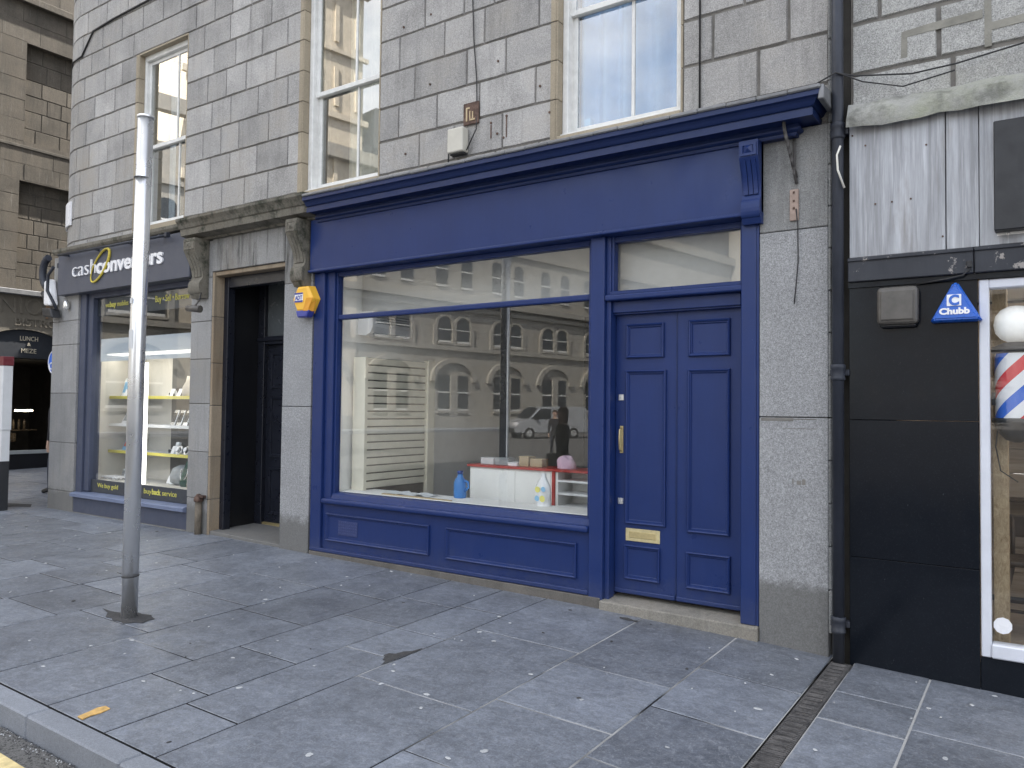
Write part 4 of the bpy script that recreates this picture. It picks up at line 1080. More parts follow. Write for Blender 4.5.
b.build('black_stone_facing', m_pgran, NB)
b = MB(); b.box(1.5, 2.2, .0, .06, -1.475, .835); b.build('black_stone_facing', m_pgran, NB)
T = thing('sign_box', 'blank matt black box sign mounted on the streaked cladding', 'sign', (.4, -.05, 1.1))
b = MB(); b.box(-.25, 1.1, -.12, -.03, 1.105, 1.77, 0, .006); b.build('face', m_signblack, T)
b = MB(); b.box(-.24, 1.09, -.034, -.026, 1.09, 1.112, 0); b.build('bracket', m_steel, T)

T = thing('siren_box', 'grubby brown-grey rounded siren box on the black stone facing', 'siren box', (-.78, -.05, .57))
b = MB(); b.box(-.905, -.665, -.10, -.002, .572, .815, 0, .028, None, 3); b.box(-.88, -.69, -.106, -.09, .60, .79, 0, .006, None, 2); b.build('cover', m_greyplastic, T)
b = MB(); b.box(-.89, -.68, -.06, -.003, .555, .58, 0, .01); b.build('base', m_black, T)
T = thing('alarm_box', 'bright blue triangular burglar alarm box lettered in white beside the shop window', 'alarm box', (-.46, -.05, .57))
b = MB()
tri = lambda k, y: [(-.46 + (x + .46) * k, y, .66 + (z - .66) * k) for x, z in ((-.60, .575), (-.315, .575), (-.445, .815), (-.473, .815))]
A = [b.bm.verts.new(p) for p in tri(1.0, -.004)]; B_ = [b.bm.verts.new(p) for p in tri(1.0, -.075)]; D_ = [b.bm.verts.new(p) for p in tri(.86, -.105)]
for P, Q in ((A, B_), (B_, D_)):
    for i in range(4): b.bm.faces.new([P[i], P[(i + 1) % 4], Q[(i + 1) % 4], Q[i]])
b.bm.faces.new(D_)
es = [e for e in b.bm.edges if len(e.link_faces) == 2]
bmesh.ops.bevel(b.bm, geom=es, offset=.008, segments=2, affect='EDGES')
b.build('cover', m_chubb, T, True)
b = MB(); b.prism([(-.478, .775), (-.442, .775), (-.452, .80), (-.468, .80)], 'y', -.098, -.08); b.build('strobe', m_chubbdk, T)
b = MB(); b.box(-.503, -.425, -.1085, -.1035, .668, .738); b.build('badge', m_whitegloss, T)
text('lettering', 'C', .085, m_chubb, (-.492, -.110, .674), T, .056, ext=.001, off=.004)
text('lettering', 'Chubb', .052, m_whitegloss, (-.545, -.1075, .618), T, .165, ext=.0015, off=.0025)
b = MB(); b.tube([(-.68, -.02, .83), (-.5, -.055, .845), (-.42, -.058, .86), (-.38, -.058, .90)], .006, 6); b.box(-.40, -.37, -.068, -.05, .905, .945, 0, .004)
tag(b.build('alarm_cable', m_cable), 'short black cable with a clip on the chipped beam above the blue alarm', 'cable')

# barber shop window
BW = thing('barber_shop_window', 'pale framed barber shop window beside the black stone facing', 'shop window', (.5, 0, -1.46))
b = MB()
b.box(-.338, -.285, -.006, .09, -1.47, .832, 0, .006); b.box(1.445, 1.50, -.006, .09, -1.47, .832, 0, .006); b.box(-.285, 1.445, -.004, .09, .775, .832, 0, .006); b.box(-.285, 1.445, -.02, .09, -1.47, -1.385, 0, .008)
b.build('frame', m_wframe, BW)
b = MB(); b.box(-.286, 1.446, .03, .036, -1.386, .776); b.build('pane', m_glass_cl, BW)
b = MB(); b.tube([(-.228, .024, -1.275), (-.228, .029, -1.275)], .05, 10); b.build('sticker', m_whitegloss, BW)
b = MB(); b.box(-.284, -.205, .31, .50, -1.5, .82, 0); b.build('board_jamb', m_osb, BW)
b = MB()
for i in range(12): b.box(-.9, 3.5, 2.38, 2.42, -1.55 + i * .21, -1.345 + i * .21, 0, .003)
for i in range(9): b.box(-.9, 3.5, .42 + i * .22, .635 + i * .22, -1.62, -1.6, 0, .002)
b.box(-.9, 3.5, .36, 2.5, 1.0, 1.02, 1); b.box(3.4, 3.45, .1, 2.4, -1.6, 1, 0); b.box(-.9, -.86, .4, 2.4, -1.6, 1, 0)
b.build('interior_lining', [m_plank, m_whitewall], BW)
b = MB()  # unseen glowing tubes added to brighten the barber interior
for k in range(3): b.tube([(.2 + k * .55, .8, .98), (.2 + k * .55, 2.0, .98)], .025, 8)
b.build('added_fill_tubes', simple('warm_fill_glow', (.9, .85, .7), .4, var=0, emit=(1, .9, .75), estr=2.5), BW)
T = thing('barber_pole', 'red white and blue striped barber pole with a white globe, inside the shop window', 'barber pole', (-.115, .2, .2))
PC = (-.150, .175)
b = MB(); n = 40; mz = 40; rr = .118; z0, z1 = -.02, .385
g = [[b.bm.verts.new((PC[0] + rr * math.cos(2 * math.pi * k / n), PC[1] + rr * math.sin(2 * math.pi * k / n), z0 + (z1 - z0) * i / mz)) for k in range(n)] for i in range(mz + 1)]
for i in range(mz):
    for k in range(n):
        f = b.bm.faces.new([g[i][k], g[i][(k + 1) % n], g[i + 1][(k + 1) % n], g[i + 1][k]]); f.smooth = True
b.build('cylinder', m_stripe, T)
b = MB(); b.lathe([(.0, -.125), (.06, -.11), (.105, -.065), (.125, 0), (.105, .065), (.06, .11), (.0, .125)] if False else [(.001, -.118), (.045, -.112), (.085, -.09), (.112, -.055), (.122, 0), (.112, .052), (.085, .088), (.045, .11), (.001, .116)], (PC[0], PC[1], .565), 28); b.build('globe', m_globe, T)
b = MB(); b.lathe([(.118, 0), (.135, .01), (.138, .03), (.125, .045), (.09, .06), (.07, .07)], (*PC, .38), 28); b.lathe([(.02, -.15), (.06, -.135), (.10, -.09), (.128, -.03), (.135, -.005), (.12, .0)], (*PC, -.02), 28)
b.box(-.283, -.2, .165, .20, .40, .425); b.box(-.283, -.2, .165, .20, -.045, -.02); b.box(-.284, -.262, .13, .24, .06, .14); b.build('mount', m_signblack, T)
b = MB(); b.tube([(-.25, .2, -.05), (-.265, .2, -.2), (-.24, .2, -.35), (-.15, .25, -.42)], .004, 6); b.build('flex', m_cable, T)
T = thing('stool', 'dark wooden bar stool with a low back inside the barber shop', 'stool', (-.05, 1.35, -1.6))
b = MB(); b.box(-.28, .16, 1.15, 1.55, -1.10, -1.055, 0, .02, None, 2); b.build('seat', m_stool, T)
b = MB(); b.box(-.27, .15, 1.53, 1.56, -.93, -.76, 0, .015, None, 2); b.build('backrest', m_stool, T)
for x, y in ((-.22, 1.2), (.1, 1.2), (-.22, 1.5), (.1, 1.5)):
    b = MB(); b.tube([(x * 1.3 - .02, y + (y - 1.35) * .25, -1.6), (x, y, -1.1)], [.02, .024], 8)
    if y > 1.4: b.tube([(x, y, -1.08), (x, y + .045, -.78)], .016, 8)
    b.build('leg', m_stool, T)
b = MB(); b.tube([(-.27, 1.18, -1.42), (.1, 1.18, -1.42)], .013, 8); b.tube([(-.27, 1.53, -1.42), (.1, 1.53, -1.42)], .013, 8); b.build('footrail', m_stool, T)
T = thing('wall_shelf', 'small dark wall cabinet under the barber pole, inside the barber shop', 'cabinet', (.1, 2.2, -.5))
b = MB(); b.box(-.34, .5, 2.1, 2.38, -.72, -.70, 0, .003); b.box(-.2, .4, 2.2, 2.37, -.2, .05, 0, .004); b.build('body', m_stool, T)

# ------------------------------------------------------------------ left shop (grey front)
LS = thing('grey_shopfront', 'slate grey shopfront with a white lettered fascia and lit display window, left of the doorway', 'shopfront', (-9.9, 0, -1.51))
b = MB(); b.box(-11.60, -8.44, -.105, .06, 1.535, 2.095, 0, .005); fas = b.build('fascia', m_sfascia, LS)
text('lettering', 'cash', .30, m_whitegloss, (-11.17, -.112, 1.76), fas, .62, ext=.012, off=-.004)
text('lettering', 'converters', .285, m_whitegloss, (-10.53, -.112, 1.755), fas, 1.55, ext=.012, off=.0075)
b = MB()                                       # gold ring round the lettering
n = 40; pr = []
for k in range(n + 1):
    a = 2 * math.pi * k / n; u, v = .30 * math.cos(a), .125 * math.sin(a)
    ca, sa = math.cos(R(55)), math.sin(R(55)); pr.append(((-10.44) + (u * ca - v * sa) * 1.15, -.12, 1.855 + (u * sa + v * ca) * .82, .007 + .011 * abs(math.cos(a / 2 + .4))))
b.tube([p[:3] for p in pr], [p[3] for p in pr], 8)
b.build('ring_emblem', m_gold, fas)
b = MB(); b.tube([(-11.4, -.20, 2.075), (-8.76, -.20, 2.055)], .018, 10); b.build('light_rail', m_pipe, LS)
b = MB()
for x in (-11.3, -10.5, -9.7, -8.95): b.box(x - .015, x + .015, -.2, -.09, 2.06, 2.085)
b.box(-8.79, -8.74, -.23, -.17, 2.03, 2.085, 0, .006); b.build('rail_arm', m_pipe, LS)
b = MB()
b.box(-11.215, -11.06, .03, .2, -1.5, 1.54, 0, .006); b.box(-11.06, -10.93, .06, .2, -1.2, 1.54, 0, .006); b.box(-8.59, -8.545, .04, .2, -1.2, 1.54, 0, .005); b.box(-10.93, -8.59, .06, .2, 1.47, 1.54, 0, .005)
b.build('window_frame', m_sframe, LS)
b = MB(); b.box(-10.935, -8.588, .118, .124, -1.05, 1.472); b.build('pane', m_glass_cl2, LS)
b = MB(); b.box(-10.935, -8.588, .10, .117, -1.21, -1.035, 0, .003); ls = b.build('lower_panel', m_vinyl, LS)
text('lettering', 'We buy gold', .085, m_lettergold, (-10.76, .098, -1.135), ls, .52, ext=.001)
text('lettering', 'buy', .095, m_lettergold, (-9.62, .098, -1.14), ls, .17, ext=.001); text('lettering', 'back', .095, m_lettergold, (-9.44, .098, -1.14), ls, .2, ext=.001, off=.004); text('lettering', 'service', .095, m_lettergold, (-9.21, .098, -1.14), ls, .31, ext=.001)
b = MB(); b.box(-10.934, -8.59, .1262, .129, 1.22, 1.47); up = b.build('upper_panel', m_vinyl, LS)
text('lettering', 'we', .10, m_lettergold, (-10.71, .114, 1.335), up, .10, ext=.001); text('lettering', 'buy', .10, m_lettergold, (-10.6, .114, 1.335), up, .16, ext=.001, off=.003); text('lettering', 'mobiles', .10, m_lettergold, (-10.41, .114, 1.335), up, .27, ext=.001)
text('lettering', 'Buy \u2022 Sell \u2022 Borrow', .12, m_lettergold, (-9.50, .114, 1.325), up, .74, ext=.001)
b = MB(); b.box(-10.82, -8.60, .127, .129, .59, .90); b.build('frosted_band', m_film, LS)
b = MB(); b.prism([(.12, -1.21), (-.02, -1.225), (-.045, -1.24), (-.045, -1.28), (.0, -1.29), (.12, -1.29)], 'x', -11.215, -8.545); b.build('sill', m_sill, LS)
b = MB(); b.box(-11.215, -8.545, .008, .15, -1.50, -1.29, 0, .004); b.build('base_panel', m_sframe, LS)
b = MB(); b.box(-11.215, -8.545, -.006, .15, -1.75, -1.498, 0, .004); b.build('plinth', m_pier, LS)
# display cabinet and goods
T = thing('display_cabinet', 'white lit display cabinet with yellow edged shelves behind the grey shop window', 'display cabinet', (-10, .5, -1.06))
b = MB(); b.box(-11.20, -11.17, .31, .84, -1.2, .75, 0); b.box(-11.17, -10.2, .82, .84, -1.2, .70, 0); b.box(-10.2, -8.6, .82, .84, -1.2, .70, 1); b.box(-11.2, -8.6, .21, .84, -1.2, -1.055, 0); b.box(-11.2, -8.6, .31, .84, .72, .75, 0); b.build('carcass', [simple('warm_white_board', (.58, .555, .50), .7, var=.05), simple('dark_grey_backboard', (.07, .07, .068), .7, var=.2)], T)
for z, m in ((.11, m_shelfy), (-.28, m_shelfw), (-.66, m_shelfy)):
    b = MB(); b.box(-11.16, -8.62, .46, .81, z - .012, z + .008, 1, .003); b.box(-11.16, -8.62, .45, .462, z - .03, z + .012, 0, .003); b.build('shelf', [m, m_shelfw], T)
b = MB(); b.box(-9.925, -9.887, .24, .28, -1.05, .56, 0, .005); b.build('light_strip', m_led, T)
b = MB(); b.box(-11.1, -8.7, .36, .60, .700, .716, 0, .003); b.build('hidden_fill_panel', simple('cabinet_fill_glow', (.9, .9, .9), .4, var=0, emit=(1, .95, .85), estr=1.5), T)  # hidden glowing panel added under the top to brighten the goods
for i, (x, z) in enumerate([(-10.85, .12), (-9.72, .12), (-9.55, .12), (-9.15, .12), (-8.72, .12), (-9.0, -.27), (-9.66, -.65), (-8.78, -.65), (-9.74, -1.05), (-8.7, -1.05)]):
    q = thing('price_ticket', 'small folded white price ticket on the lit shelves of the grey shop', 'price ticket', (x, .5, z), 'white price tickets')
    b = MB(); b.prism([(.50, z), (.54, z + .10), (.545, z + .10), (.60, z), (.595, z), (.5425, z + .092), (.505, z)], 'x', x - .035, x + .035); b.build('ticket', m_whitegloss, q)
for i, (x, z) in enumerate([(-9.82, .12), (-9.2, .12), (-9.32, -.27), (-9.06, -.27), (-8.72, -.27), (-9.8, -.65), (-9.36, -.65), (-9.18, -.65), (-9.02, -.65), (-8.7, -.65), (-9.34, -1.05), (-10.8, -.65), (-10.8, -.27)]):
    q = thing('jewellery_box', 'small open black jewellery box with a pale lining on the lit shelves', 'jewellery box', (x, .56, z), 'black jewellery boxes')
    b = MB(); b.box(x - .045, x + .045, .56, .65, z, z + .05, 0, .006); b.hexa([(x - .045, .65, z + .05), (x + .045, .65, z + .05), (x + .045, .665, z + .05), (x - .045, .665, z + .05), (x - .045, .68, z + .13), (x + .045, .68, z + .13), (x + .045, .695, z + .13), (x - .045, .695, z + .13)], 0, .004); b.build('case', m_screen, q)
    b = MB(); b.box(x - .036, x + .036, .566, .644, z + .049, z + .054, 0, .002); b.build('lining', m_totgrey, q)
def card(x, z, w, h, m, label, cat, y=.5, tilt=.25, pm=None, name='boxed_phone'):
    y += .07
    T = thing(name, label, cat, (x, y, z))
    M_ = Matrix.Translation((x, y, z)) @ Matrix.Rotation(-tilt, 4, 'X')
    b = MB(); b.box(-w / 2, w / 2, 0, .04, 0, h, 0, .004); b.xform(M_); b.build('case', m, T)
    b = MB(); b.box(-w * .38, w * .38, -.004, .001, h * .2, h * .8, 0); b.xform(M_); b.build('face', pm or m_screen, T)
SH = {0: .12, 1: -.27, 2: -.65, 3: -1.05}
card(-10.98, SH[0], .19, .27, m_paper, 'boxed phone with a pale blue front on the top shelf, left', 'phone', pm=m_prodblue)
card(-10.74, SH[0], .10, .36, m_paper, 'tall plain white box on the top shelf near the steel post', 'box', pm=m_totgrey, name='white_box')
card(-10.93, SH[1], .26, .21, m_whitegloss, 'white games console box with a dark slot on the second shelf', 'console', pm=m_greybox, name='games_console', tilt=.5)
card(-10.92, SH[2], .20, .28, m_prodblue, 'colourful tablet with a red and blue picture on the third shelf', 'tablet', pm=m_prodred, name='tablet', tilt=.4)
card(-10.98, SH[3], .08, .13, m_paper, 'small upright white tag on the bottom shelf, left end', 'tag', pm=m_greybox, name='price_tag')
T = thing('laptop', 'closed silver laptop lying on the bottom shelf, left end', 'laptop', (-11.0, .35, -1.05))
b = MB(); b.box(-11.13, -10.72, .34, .55, -1.054, -1.03, 0, .006); b.build('base', m_silver, T); b = MB(); b.box(-11.125, -10.725, .342, .548, -1.03, -1.015, 0, .006); b.build('lid', m_whitegloss, T)
for i, x in enumerate((-9.72, -9.58, -9.44)):
    card(x, SH[1], .10, .22, m_silver, 'silver phone leaning on the second shelf, %s of three beside the light strip' % ('nearest', 'middle', 'farthest')[i], 'phone', tilt=.35, y=.46, name='phone')
card(-9.2, SH[1], .28, .30, m_totgrey, 'grey framed picture box standing on the second shelf', 'box', pm=m_greybox, tilt=.1, name='picture_box', y=.52)
T = thing('toy_figure', 'small orange red ornament on the second shelf, far right', 'ornament', (-8.85, .5, -.27))
b = MB(); b.lathe([(.05, 0), (.06, .03), (.03, .09), (.045, .13), (.01, .19)], (-8.85, .5, -.272), 14); b.build('body', m_prodred, T)
for i, (x, z) in enumerate(((-9.35, SH[0]), (-8.98, SH[0]))):
    T = thing('display_bust', ('pale necklace bust on the top shelf, the left one', 'white necklace bust on the top shelf, the right one')[i], 'necklace bust', (x, .52, z))
    b = MB(); b.lathe([(.10, 0), (.11, .04), (.10, .12), (.06, .20), (.045, .27)], (x, .55, z - .002), 16); b.build('body', (m_bust, m_whitegloss)[i], T)
for i, (x, zz) in enumerate(((-9.45, SH[2]), (-9.28, SH[2]), (-9.1, SH[2]), (-8.92, SH[2]))):
    T = thing('watch', ('silver wristwatch', 'steel wristwatch', 'grey wristwatch', 'bright wristwatch')[i] + ' on the third shelf, ' + ('nearest the light strip', 'second from the light strip', 'third from the light strip', 'at the right end')[i], 'watch', (x, .5, zz))
    b = MB(); b.tube([(x + .05 * math.cos(a), .48 + .02 * math.sin(a), zz + .055 + .05 * math.sin(a)) for a in [2 * math.pi * k / 16 for k in range(17)]], .016, 6); b.build('strap', m_silver if i != 2 else m_screen, T)
    b = MB(); b.tube([(x, .45, zz + .07), (x, .44, zz + .075)], .03, 12); b.build('dial', m_whitegloss, T)
card(-9.62, SH[2], .07, .16, m_paper, 'small white card on the third shelf beside the light strip', 'card', pm=m_totgrey, name='price_card', y=.45)
card(-9.62, SH[3], .08, .16, m_paper, 'small cream card on the bottom shelf beside the light strip', 'card', pm=m_tan, name='price_card', y=.40)
for i, x in enumerate((-9.25, -8.88)):
    T = thing('necklace_stand', ('dark green necklace stand on the bottom shelf, left of the pale bust', 'dark green necklace stand on the bottom shelf, right of the pale bust')[i], 'necklace stand', (x, .45, SH[3]))
    b = MB(); b.lathe([(.11, 0), (.12, .05), (.09, .18), (.05, .29), (.04, .33)], (x, .50, SH[3] - .005), 16); b.build('bust', m_olive, T)
    b = MB(); b.tube([(x + .075 * math.sin(a), .42 - .02 * math.cos(a), SH[3] + .17 - .09 * math.cos(a)) for a in [-2.2 + 4.4 * k / 14 for k in range(15)]], .007, 6); b.build('necklace', m_silver, T)
T = thing('display_bust', 'tall curved pale bust between the two dark green necklace stands', 'necklace bust', (-9.06, .38, SH[3]))
b = MB(); b.tube([(-9.07, .40, SH[3] - .003), (-9.08, .40, SH[3] + .15), (-9.05, .42, SH[3] + .3), (-8.99, .46, SH[3] + .37)], [.05, .04, .045, .03], 10); b.build('body', m_bust, T)
T = thing('round_speaker', 'round grey speaker on the bottom shelf behind the cards', 'speaker', (-9.6, .58, SH[3]))
b = MB(); b.lathe([(.10, 0), (.16, .04), (.17, .12), (.13, .22), (.05, .26)], (-9.48, .56, SH[3] - .004), 20); b.build('body', m_greybox, T)
# small fittings on the left shop
T = thing('security_camera', 'small grey security camera on a thin arm beside the grey fascia', 'camera', (-8.3, -.25, 1.1))
b = MB(); b.tube([(-8.35, -.0, 1.45), (-8.2, -.1, 1.32), (-8.06, -.22, 1.2)], .008, 6); b.tube([(-8.45, -.1, 1.5), (-8.3, -.05, 1.46)], .008, 6); b.build('arm', m_cable, T)
b = MB(); b.tube([(-8.16, -.30, 1.115), (-7.97, -.26, 1.10)], [.034, .042], 12); b.tube([(-8.06, -.27, 1.14), (-8.06, -.22, 1.21)], .012, 6); b.build('body', m_greyplastic, T)
T = thing('flood_light', 'black curved flood lamp with a white face on the corner beside the grey fascia', 'flood lamp', (-11.9, -.1, 1.5))
b = MB()
b.tube([(-12.05 - .18 * math.sin(a), -.02, 1.92 + .22 * math.cos(a)) for a in [.1 + 2.9 * k / 10 for k in range(11)]], .05, 10)
b.tube([(-11.7, -.12, 1.95), (-11.85, -.12, 1.85), (-11.82, -.14, 1.62), (-11.68, -.12, 1.45), (-11.66, -.08, 1.35)], .022, 8)
b.box(-11.62, -11.60, -.11, -.02, 1.93, 2.0); b.build('bracket', m_pipe, T)
b = MB(); b.hexa([(-11.98, -.12, 1.42), (-11.76, -.14, 1.40), (-11.72, -.02, 1.40), (-11.95, 0, 1.42), (-12.02, -.10, 1.78), (-11.84, -.12, 1.80), (-11.82, -.02, 1.80), (-12.0, 0, 1.78)], 0, .03, None, 2); b.build('face', m_whitegloss, T)
b = MB(); b.hexa([(-11.92, -.15, 1.25), (-11.62, -.16, 1.22), (-11.60, -.03, 1.22), (-11.90, -.02, 1.25), (-11.96, -.15, 1.38), (-11.70, -.16, 1.36), (-11.68, -.03, 1.36), (-11.94, -.02, 1.38)], 0, .02, None, 2); b.tube([(-12.1, -.06, 1.62), (-12.0, -.06, 1.50)], .04, 8); b.build('ballast', m_signblack, T)
b = MB(); b.lathe([(.03, 0), (.045, .03), (.04, .09), (.02, .14)], (-11.45, -.05, 1.33), 14)
tag(b.build('spot_lamp', m_silver), 'small silver lamp under the left end of the grey fascia', 'lamp')
b = MB()
w0 = wmap(-12.15, 2.75)
for s0, s1 in ((-12.15, -11.6),):
    n = 6
    for k in range(n):
        a, c_ = s0 + (s1 - s0) * k / n, s0 + (s1 - s0) * (k + 1) / n
        b.hexa([wmap(a, 2.58, -.004), wmap(c_, 2.58, -.004), wmap(c_, 2.58, -.03), wmap(a, 2.58, -.03), wmap(a, 2.92, -.004), wmap(c_, 2.92, -.004), wmap(c_, 2.92, -.03), wmap(a, 2.92, -.03)])
tag(b.build('wall_plate', m_whitegloss, None, True), 'blank white plate on the rounded corner above the grey fascia', 'plate')
T = thing('pipe_stub', 'short rusty brown pipe standing against the pier left of the dark doorway', 'pipe', (-8.22, -.05, -1.5))
b = MB(); b.tube([(-8.235, -.045, -1.53), (-8.235, -.045, -1.12)], .038, 12); b.build('pipe', simple('rusty_buff_pipe', (.15, .125, .095), .8, var=.4, vs=9), T)
b = MB(); b.lathe([(.045, 0), (.055, .01), (.05, .05), (.02, .09)], (-8.235, -.045, -1.13), 12); b.box(-8.2, -8.12, -.07, -.02, -1.08, -1.05, 0, .006); b.build('cap', m_rust, T)

# ------------------------------------------------------------------ building across the lane, on the far left
BX = -18.5
BB = thing('brown_stone_building', 'old brown stone building with bricked-up windows and an arched bar front across the lane', 'building', (BX - 1, 5, -1.5))
bmap = lambda s, z, d=0.: (BX - d, s, z)
b = MB()
ashlar(b, [2.48, 2.9, 3.3, 3.72, 4.14, 4.55, 4.9], -3, 12, bmap, [(2.3, 4.2, 2.3, 4.9)], None, .4, .8, w=.004, c=.004, dj=.005)
ashlar(b, [4.9, 5.25, 5.6], -3, 12, bmap, (), None, .6, 1.2, w=.003, c=.003, dj=.004)
ashlar(b, [5.75, 6.2, 6.65, 7.1, 7.55, 7.97], -3, 12, bmap, [(2.37, 4.2, 5.7, 7.98)], None, .4, .8, w=.004, c=.004, dj=.005)
ashlar(b, [7.97, 8.4, 8.8], -3, 12, bmap, (), None, .5, 1, w=.003, c=.003, dj=.004); ashlar(b, [8.95, 9.4, 9.85, 10.3, 10.8, 11.3, 11.8], -3, 12, bmap, (), None, .4, .8, w=.004, c=.004, dj=.005)
rec = lambda s, z, d=0.: (BX - .16 - d, s, z)
ashlar(b, [2.48, 2.78, 3.1, 3.42, 3.75, 4.08, 4.4, 4.66, 4.92], 2.28, 4.22, rec, (), None, .25, .5, w=.007, c=.008, dj=.010)
ashlar(b, [5.7, 6.1, 6.5, 6.85, 7.2, 7.6, 7.98], 2.35, 4.22, rec, (), None, .3, .6, w=.007, c=.008, dj=.010)
b.box(BX - .5, BX - .2, -3, 12, 2.45, 13, 1); b.box(BX - 20, BX - .5, -2.9, -2.5, -1.7, 13, 1); b.box(BX - 20, BX - .5, 11.5, 12, -1.7, 13, 1); b.box(BX - 20, BX - 19.6, -2.5, 11.5, -1.7, 13, 1); b.box(BX - 20, BX - .2, -3, 12, 13, 13.3, 1)
b.box(BX - .21, BX + .0, 2.285, 2.30, 2.48, 4.9, 0); b.box(BX - .21, BX, 4.2, 4.22, 2.48, 4.9, 0); b.box(BX - .21, BX, 2.355, 2.37, 5.7, 7.97, 0)
b.box(BX - .2, BX + .0, 2.3, 4.2, 4.88, 4.905, 0); b.box(BX - .2, BX, 2.37, 4.2, 7.95, 7.975, 0)
b.box(BX - .3, BX + .02, -3, 12, 5.60, 5.66, 1, .005); b.box(BX - .3, BX - .001, -3, 12, 5.66, 5.76, 0); b.box(BX - .3, BX + .12, -3, 12, 8.8, 8.95, 0, .01)
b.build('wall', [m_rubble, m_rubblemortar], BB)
b = MB(); b.box(BX - .1, BX + .16, -3, 12, 2.36, 2.47, 0, .01)
b.build('string_course', m_lead, BB)
# arched front: masonry round the arch
ac, ar, az = 2.53, 1.0, 1.0
b = MB()
N = 24
arc = [(ac + ar * math.cos(math.pi * k / N), az + .62 * math.sin(math.pi * k / N)) for k in range(N + 1)]
for (y0, z0), (y1, z1) in zip(arc, arc[1:]):
    b.face([(BX, y0, z0), (BX, y1, z1), (BX, y1, 2.36), (BX, y0, 2.36)][::-1]); b.face([(BX, y0, z0), (BX, y1, z1), (BX - .35, y1, z1), (BX - .35, y0, z0)])
b.face([(BX, ac + ar, 2.36), (BX, ac + ar, -1.7), (BX, 12, -1.7), (BX, 12, 2.36)]); b.face([(BX, -3, 2.36), (BX, -3, -1.7), (BX, ac - ar, -1.7), (BX, ac - ar, 2.36)])
b.face([(BX, ac - ar, az), (BX, ac - ar, -1.7), (BX - .35, ac - ar, -1.7), (BX - .35, ac - ar, az)]); b.face([(BX, ac + ar, az), (BX, ac + ar, -1.7), (BX - .35, ac + ar, -1.7), (BX - .35, ac + ar, az)])
b.build('arch_wall', granite('rendered_arch_wall', (.15, .135, .11), .1, .15, 120, (.12, .105, .085), .15), BB, True)
b = MB()
pts = [(y, z) for y, z in arc]
pts = [(ac + (y - ac) * .985, z) for y, z in arc]
b.prism(pts, 'x', BX - .14, BX - .06); b.build('arch_sign', m_signblack if False else simple('charcoal_sign', (.022, .026, .034), .5, var=.1), BB)
def ytext(body, size, mat, y, z, width, name='lettering', off=0., par=None, x=BX - .055, ext=.006):
    return text(name, body, size, mat, (x, y, z), par or BB, width, (R(90), 0, R(90)), ext, off)
ytext('LUNCH', .14, m_palegold, 2.44, 1.38, .37); ytext('&', .10, m_palegold, 2.59, 1.27, .07); ytext('MEZE', .14, m_palegold, 2.47, 1.11, .31)
ytext('UNI', .50, m_sandsign, 1.62, 1.97, .82, x=BX + .005, ext=.02); ytext('O', .5, m_sandsign, 2.5, 1.97, .36, x=BX + .005, ext=.02); ytext('N', .46, m_orangeletter, 2.93, 1.9, .3, x=BX + .005, ext=.02)
ytext('BISTRO', .24, m_sandsign, 2.3, 1.70, .88, x=BX + .005, ext=.018)
b = MB()                                       # dark bar interior
b.box(BX - 4, BX - .1, ac - 2, ac + 2, -1.7, -1.5, 0); b.box(BX - 4.1, BX - 4, ac - 2, ac + 2, -1.5, 1.8, 0); b.box(BX - 4, BX - .36, ac - 2, ac - 1.9, -1.5, 1.8, 0); b.box(BX - 4, BX - .36, ac + 1.9, ac + 2, -1.5, 1.8, 0); b.box(BX - 4, BX - .16, ac - 2, ac + 2, .98, 1.0, 0)
b.build('bar_interior', simple('dark_bar_room', (.03, .026, .022), .7, var=.3, vs=3), BB)
b = MB(); b.box(BX - .3, BX - .22, ac - 1, ac + 1, -1.12, -1.04, 0, .005); b.box(BX - .29, BX - .24, ac - .98, ac + .98, -1.5, -1.12, 1); b.box(BX - .28, BX - .23, ac - .6, ac - .55, -1.5, .95, 1); b.build('bar_front', [m_greybox, m_black], BB)
for y0, y1 in ((2.25, 2.42), (2.52, 2.66), (2.78, 3.16)):
    b = MB(); b.box(BX - 1.0, BX - .97, y0, y1, -.185, -.145, 0, .008); b.build('strip_lamp', m_warmlamp, BB)
b = MB()
for k in range(14):
    y = 1.7 + k * .12; b.tube([(BX - 1.6, y, -.62), (BX - 1.6, y, -.45), (BX - 1.6, y, -.38)], [.03, .03, .012], 8)
for k in range(4): b.box(BX - 1.62, BX - 1.55, 2.1 + k * .27, 2.25 + k * .27, -.9, -.7)
b.box(BX - 1.75, BX - 1.5, 1.6, 3.5, -.64, -.62)
b.build('bar_bottles', simple('bottle_glass_mix', (.10, .075, .05), .25, var=.5, vs=8), BB)
T = thing('information_totem', 'tall pale information panel with a dark red header at the left edge', 'information panel', (-12.4, -.5, -1.5))
b = MB(); b.box(-13.1, -12.13, -.55, -.42, -.02 - .36, .53, 0, .006); b.box(-13.1, -12.145, -.54, -.43, -.62 - .2, -.38, 0); b.build('panel', m_totgrey, T)
b = MB(); b.box(-13.1, -12.12, -.556, -.414, .53, .66, 0, .006); b.build('header', m_totred, T)
b = MB(); b.box(-13.1, -12.15, -.545, -.425, -1.52, -.82, 0, .004); b.build('base', m_signblack, T)
b = MB(); b.box(-13.0, -12.25, -.556, -.549, -.35, .08, 0); b.box(-12.9, -12.3, -.556, -.549, .36, .40, 1); b.box(-12.9, -12.3, -.556, -.549, .22, .24, 1); b.build('map_print', [m_map, m_greybox], T)
T = thing('cycle_sign', 'round blue road sign half hidden behind the corner pier', 'road sign', (-13.0, .55, -1.5))
b = MB(); b.tube([(-13.0, .56, .66), (-13.0, .545, .66)], .20, 28); b.build('disc', m_signblue, T)
